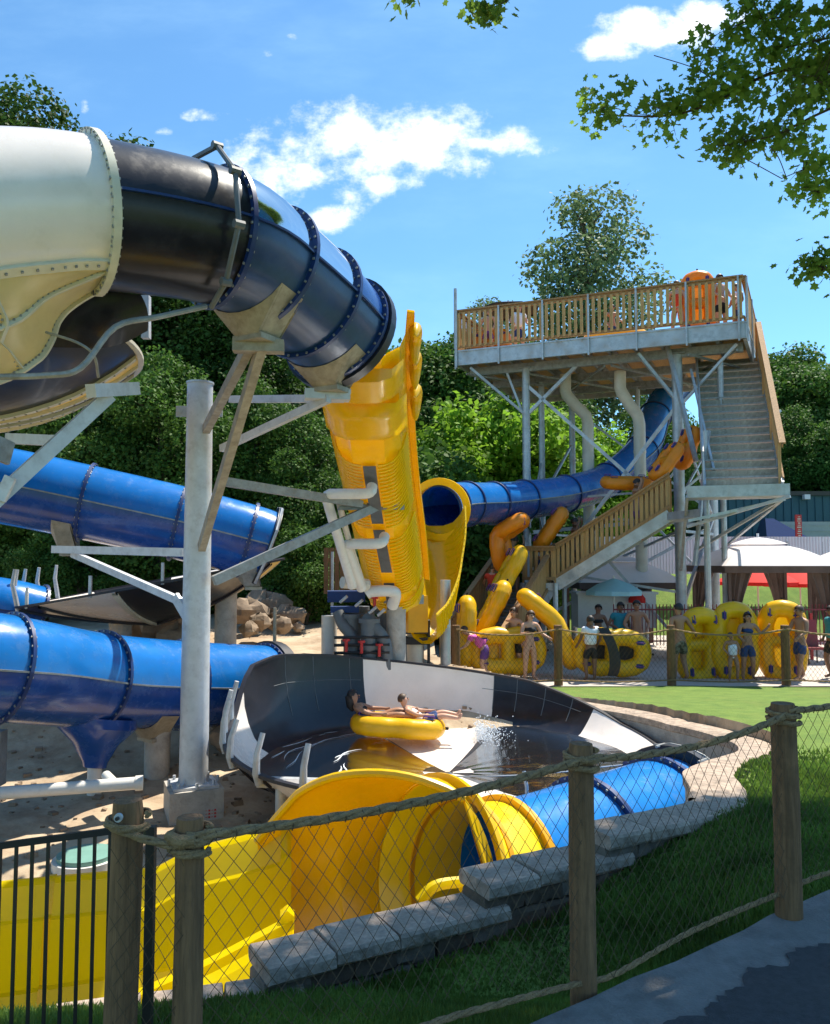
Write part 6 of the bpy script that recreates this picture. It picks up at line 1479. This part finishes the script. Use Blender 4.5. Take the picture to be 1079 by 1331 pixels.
for s_, r_ in ((sp1,ropeR),(sp2,ropeR),(sp3,ropeR),(sp0,.0135)): rope(s_, r_, fn, n=8)
wrap(pC, rC, .035, 2, .014); wrap(pB, rB, .03, 2, .013); wrap(pA, rA, .025, 2, .013); wrap(pD, rD, .045, 1, .013)
# knot lump + bolt washer
MB().sweep([pC+Vector((-.06,-.035,-.045)), pC+Vector((-.02,-.062,-.055)), pC+Vector((.03,-.06,-.05))], [.016,.021,.016], 10).build('rope_knot', M['rope'], fn)
q = U(155,1062,2.55); mb = MB(); mb.cyl(q, q+Vector((0,-.012,0)), .013, n=14); mb.build('bolt_washer', M['galv'], fn); mb = MB(); mb.cyl(q+Vector((0,-.012,0)), q+Vector((0,-.022,0)), .006, n=8); mb.build('bolt', M['iron'], fn)
# bottom rope
bp_ = [U(300,1470,2.55), U(420,1392,2.62), U(560,1331,2.85), U(660,1302,3.05), U(745,1280,3.28), U(800,1266,3.42), U(900,1210,3.72), U(1010,1163,3.98), U(1100,1128,4.22), U(1330,1075,4.8)]
bz_ = lambda p: p
rope(bp_, .0125, fn, 'bottom_rope', n=6)
BP = smooth_path(bp_, 6)
def zb_at(x):
    for a, b in zip(BP, BP[1:]):
        if a.x <= x <= b.x: return a.z+(b.z-a.z)*(x-a.x)/(b.x-a.x)
    return BP[0].z-(BP[0].x-x)*.05
def top_of(spn):
    def f(s):
        k = min(len(spn)-2, int(s*(len(spn)-1))); t = s*(len(spn)-1)-k; return spn[k].z+(spn[k+1].z-spn[k].z)*t
    return f
for a, b, spn, cell in ((pC,pB,sp1,.062),(pB,pA,sp2,.066),(pA,pE,sp3,.068)):
    A = Vector((a.x,a.y-.04,0)); B = Vector((b.x,b.y-.04,0)); bf = lambda s, A=A, B=B: max(-2.35, zb_at(A.x+(B.x-A.x)*s)) if True else 0
    o = net_mesh(A, B, top_of(spn), bf, cell, .0013, sk=.02).build('net', M['net'], fn, 0); o['kind'] = 'stuff'
    # knots of the lashing along the top rope
    mb = MB(); L = (B-A).length; n = int(L/cell)
    for i in range(n):
        s = (i+.5)/n; p = A.lerp(B, s); z = top_of(spn)(s); mb.sweep([Vector((p.x,p.y-.02,z+.012)), Vector((p.x+.006,p.y-.024,z)), Vector((p.x,p.y-.018,z-.02))], .0022, 4)
    o = mb.build('lashing', M['net'], fn, 0); o['kind'] = 'stuff'
A = Vector((pD.x-.04,pD.y-.07,0)); B = Vector((pC.x,pC.y-.05,0)); o = net_mesh(A, B, lambda s: pD.z-.07-.03*s, lambda s: -2.3, .050, .0012, sk=.12).build('net', M['net'], fn, 0); o['kind'] = 'stuff'
# black iron fence at lower left
irf = empty('iron_fence', (-1.3,3.0,-2.6), 'black iron bar fence in front of the yellow runout trough at lower left', 'fence')
bar = mesh_of(MB().box((0,0,-.75),(.010,.010,1.5)), 'bar', M['iron'], 0)
FA = U(-140,1118,2.75); FB = U(160,1078,2.95)
for i in range(15):
    p = FA.lerp(FB, (i+.45)/14.3)
    if i < 15 and p.x < FB.x: inst('bar', bar, irf, p-Z*.0)
MB().beam(FA, FB, .014, .022).build('top_rail', M['iron'], irf); 
q = U(197,1074,2.9); MB().box((q.x,q.y,q.z-.8),(.03,.03,1.6)).build('end_post', M['iron'], irf); MB().beam(FB, q-Z*.02, .014, .02).build('top_rail', M['iron'], irf)
# render setup
sc.render.resolution_x = 830; sc.render.resolution_y = 1024
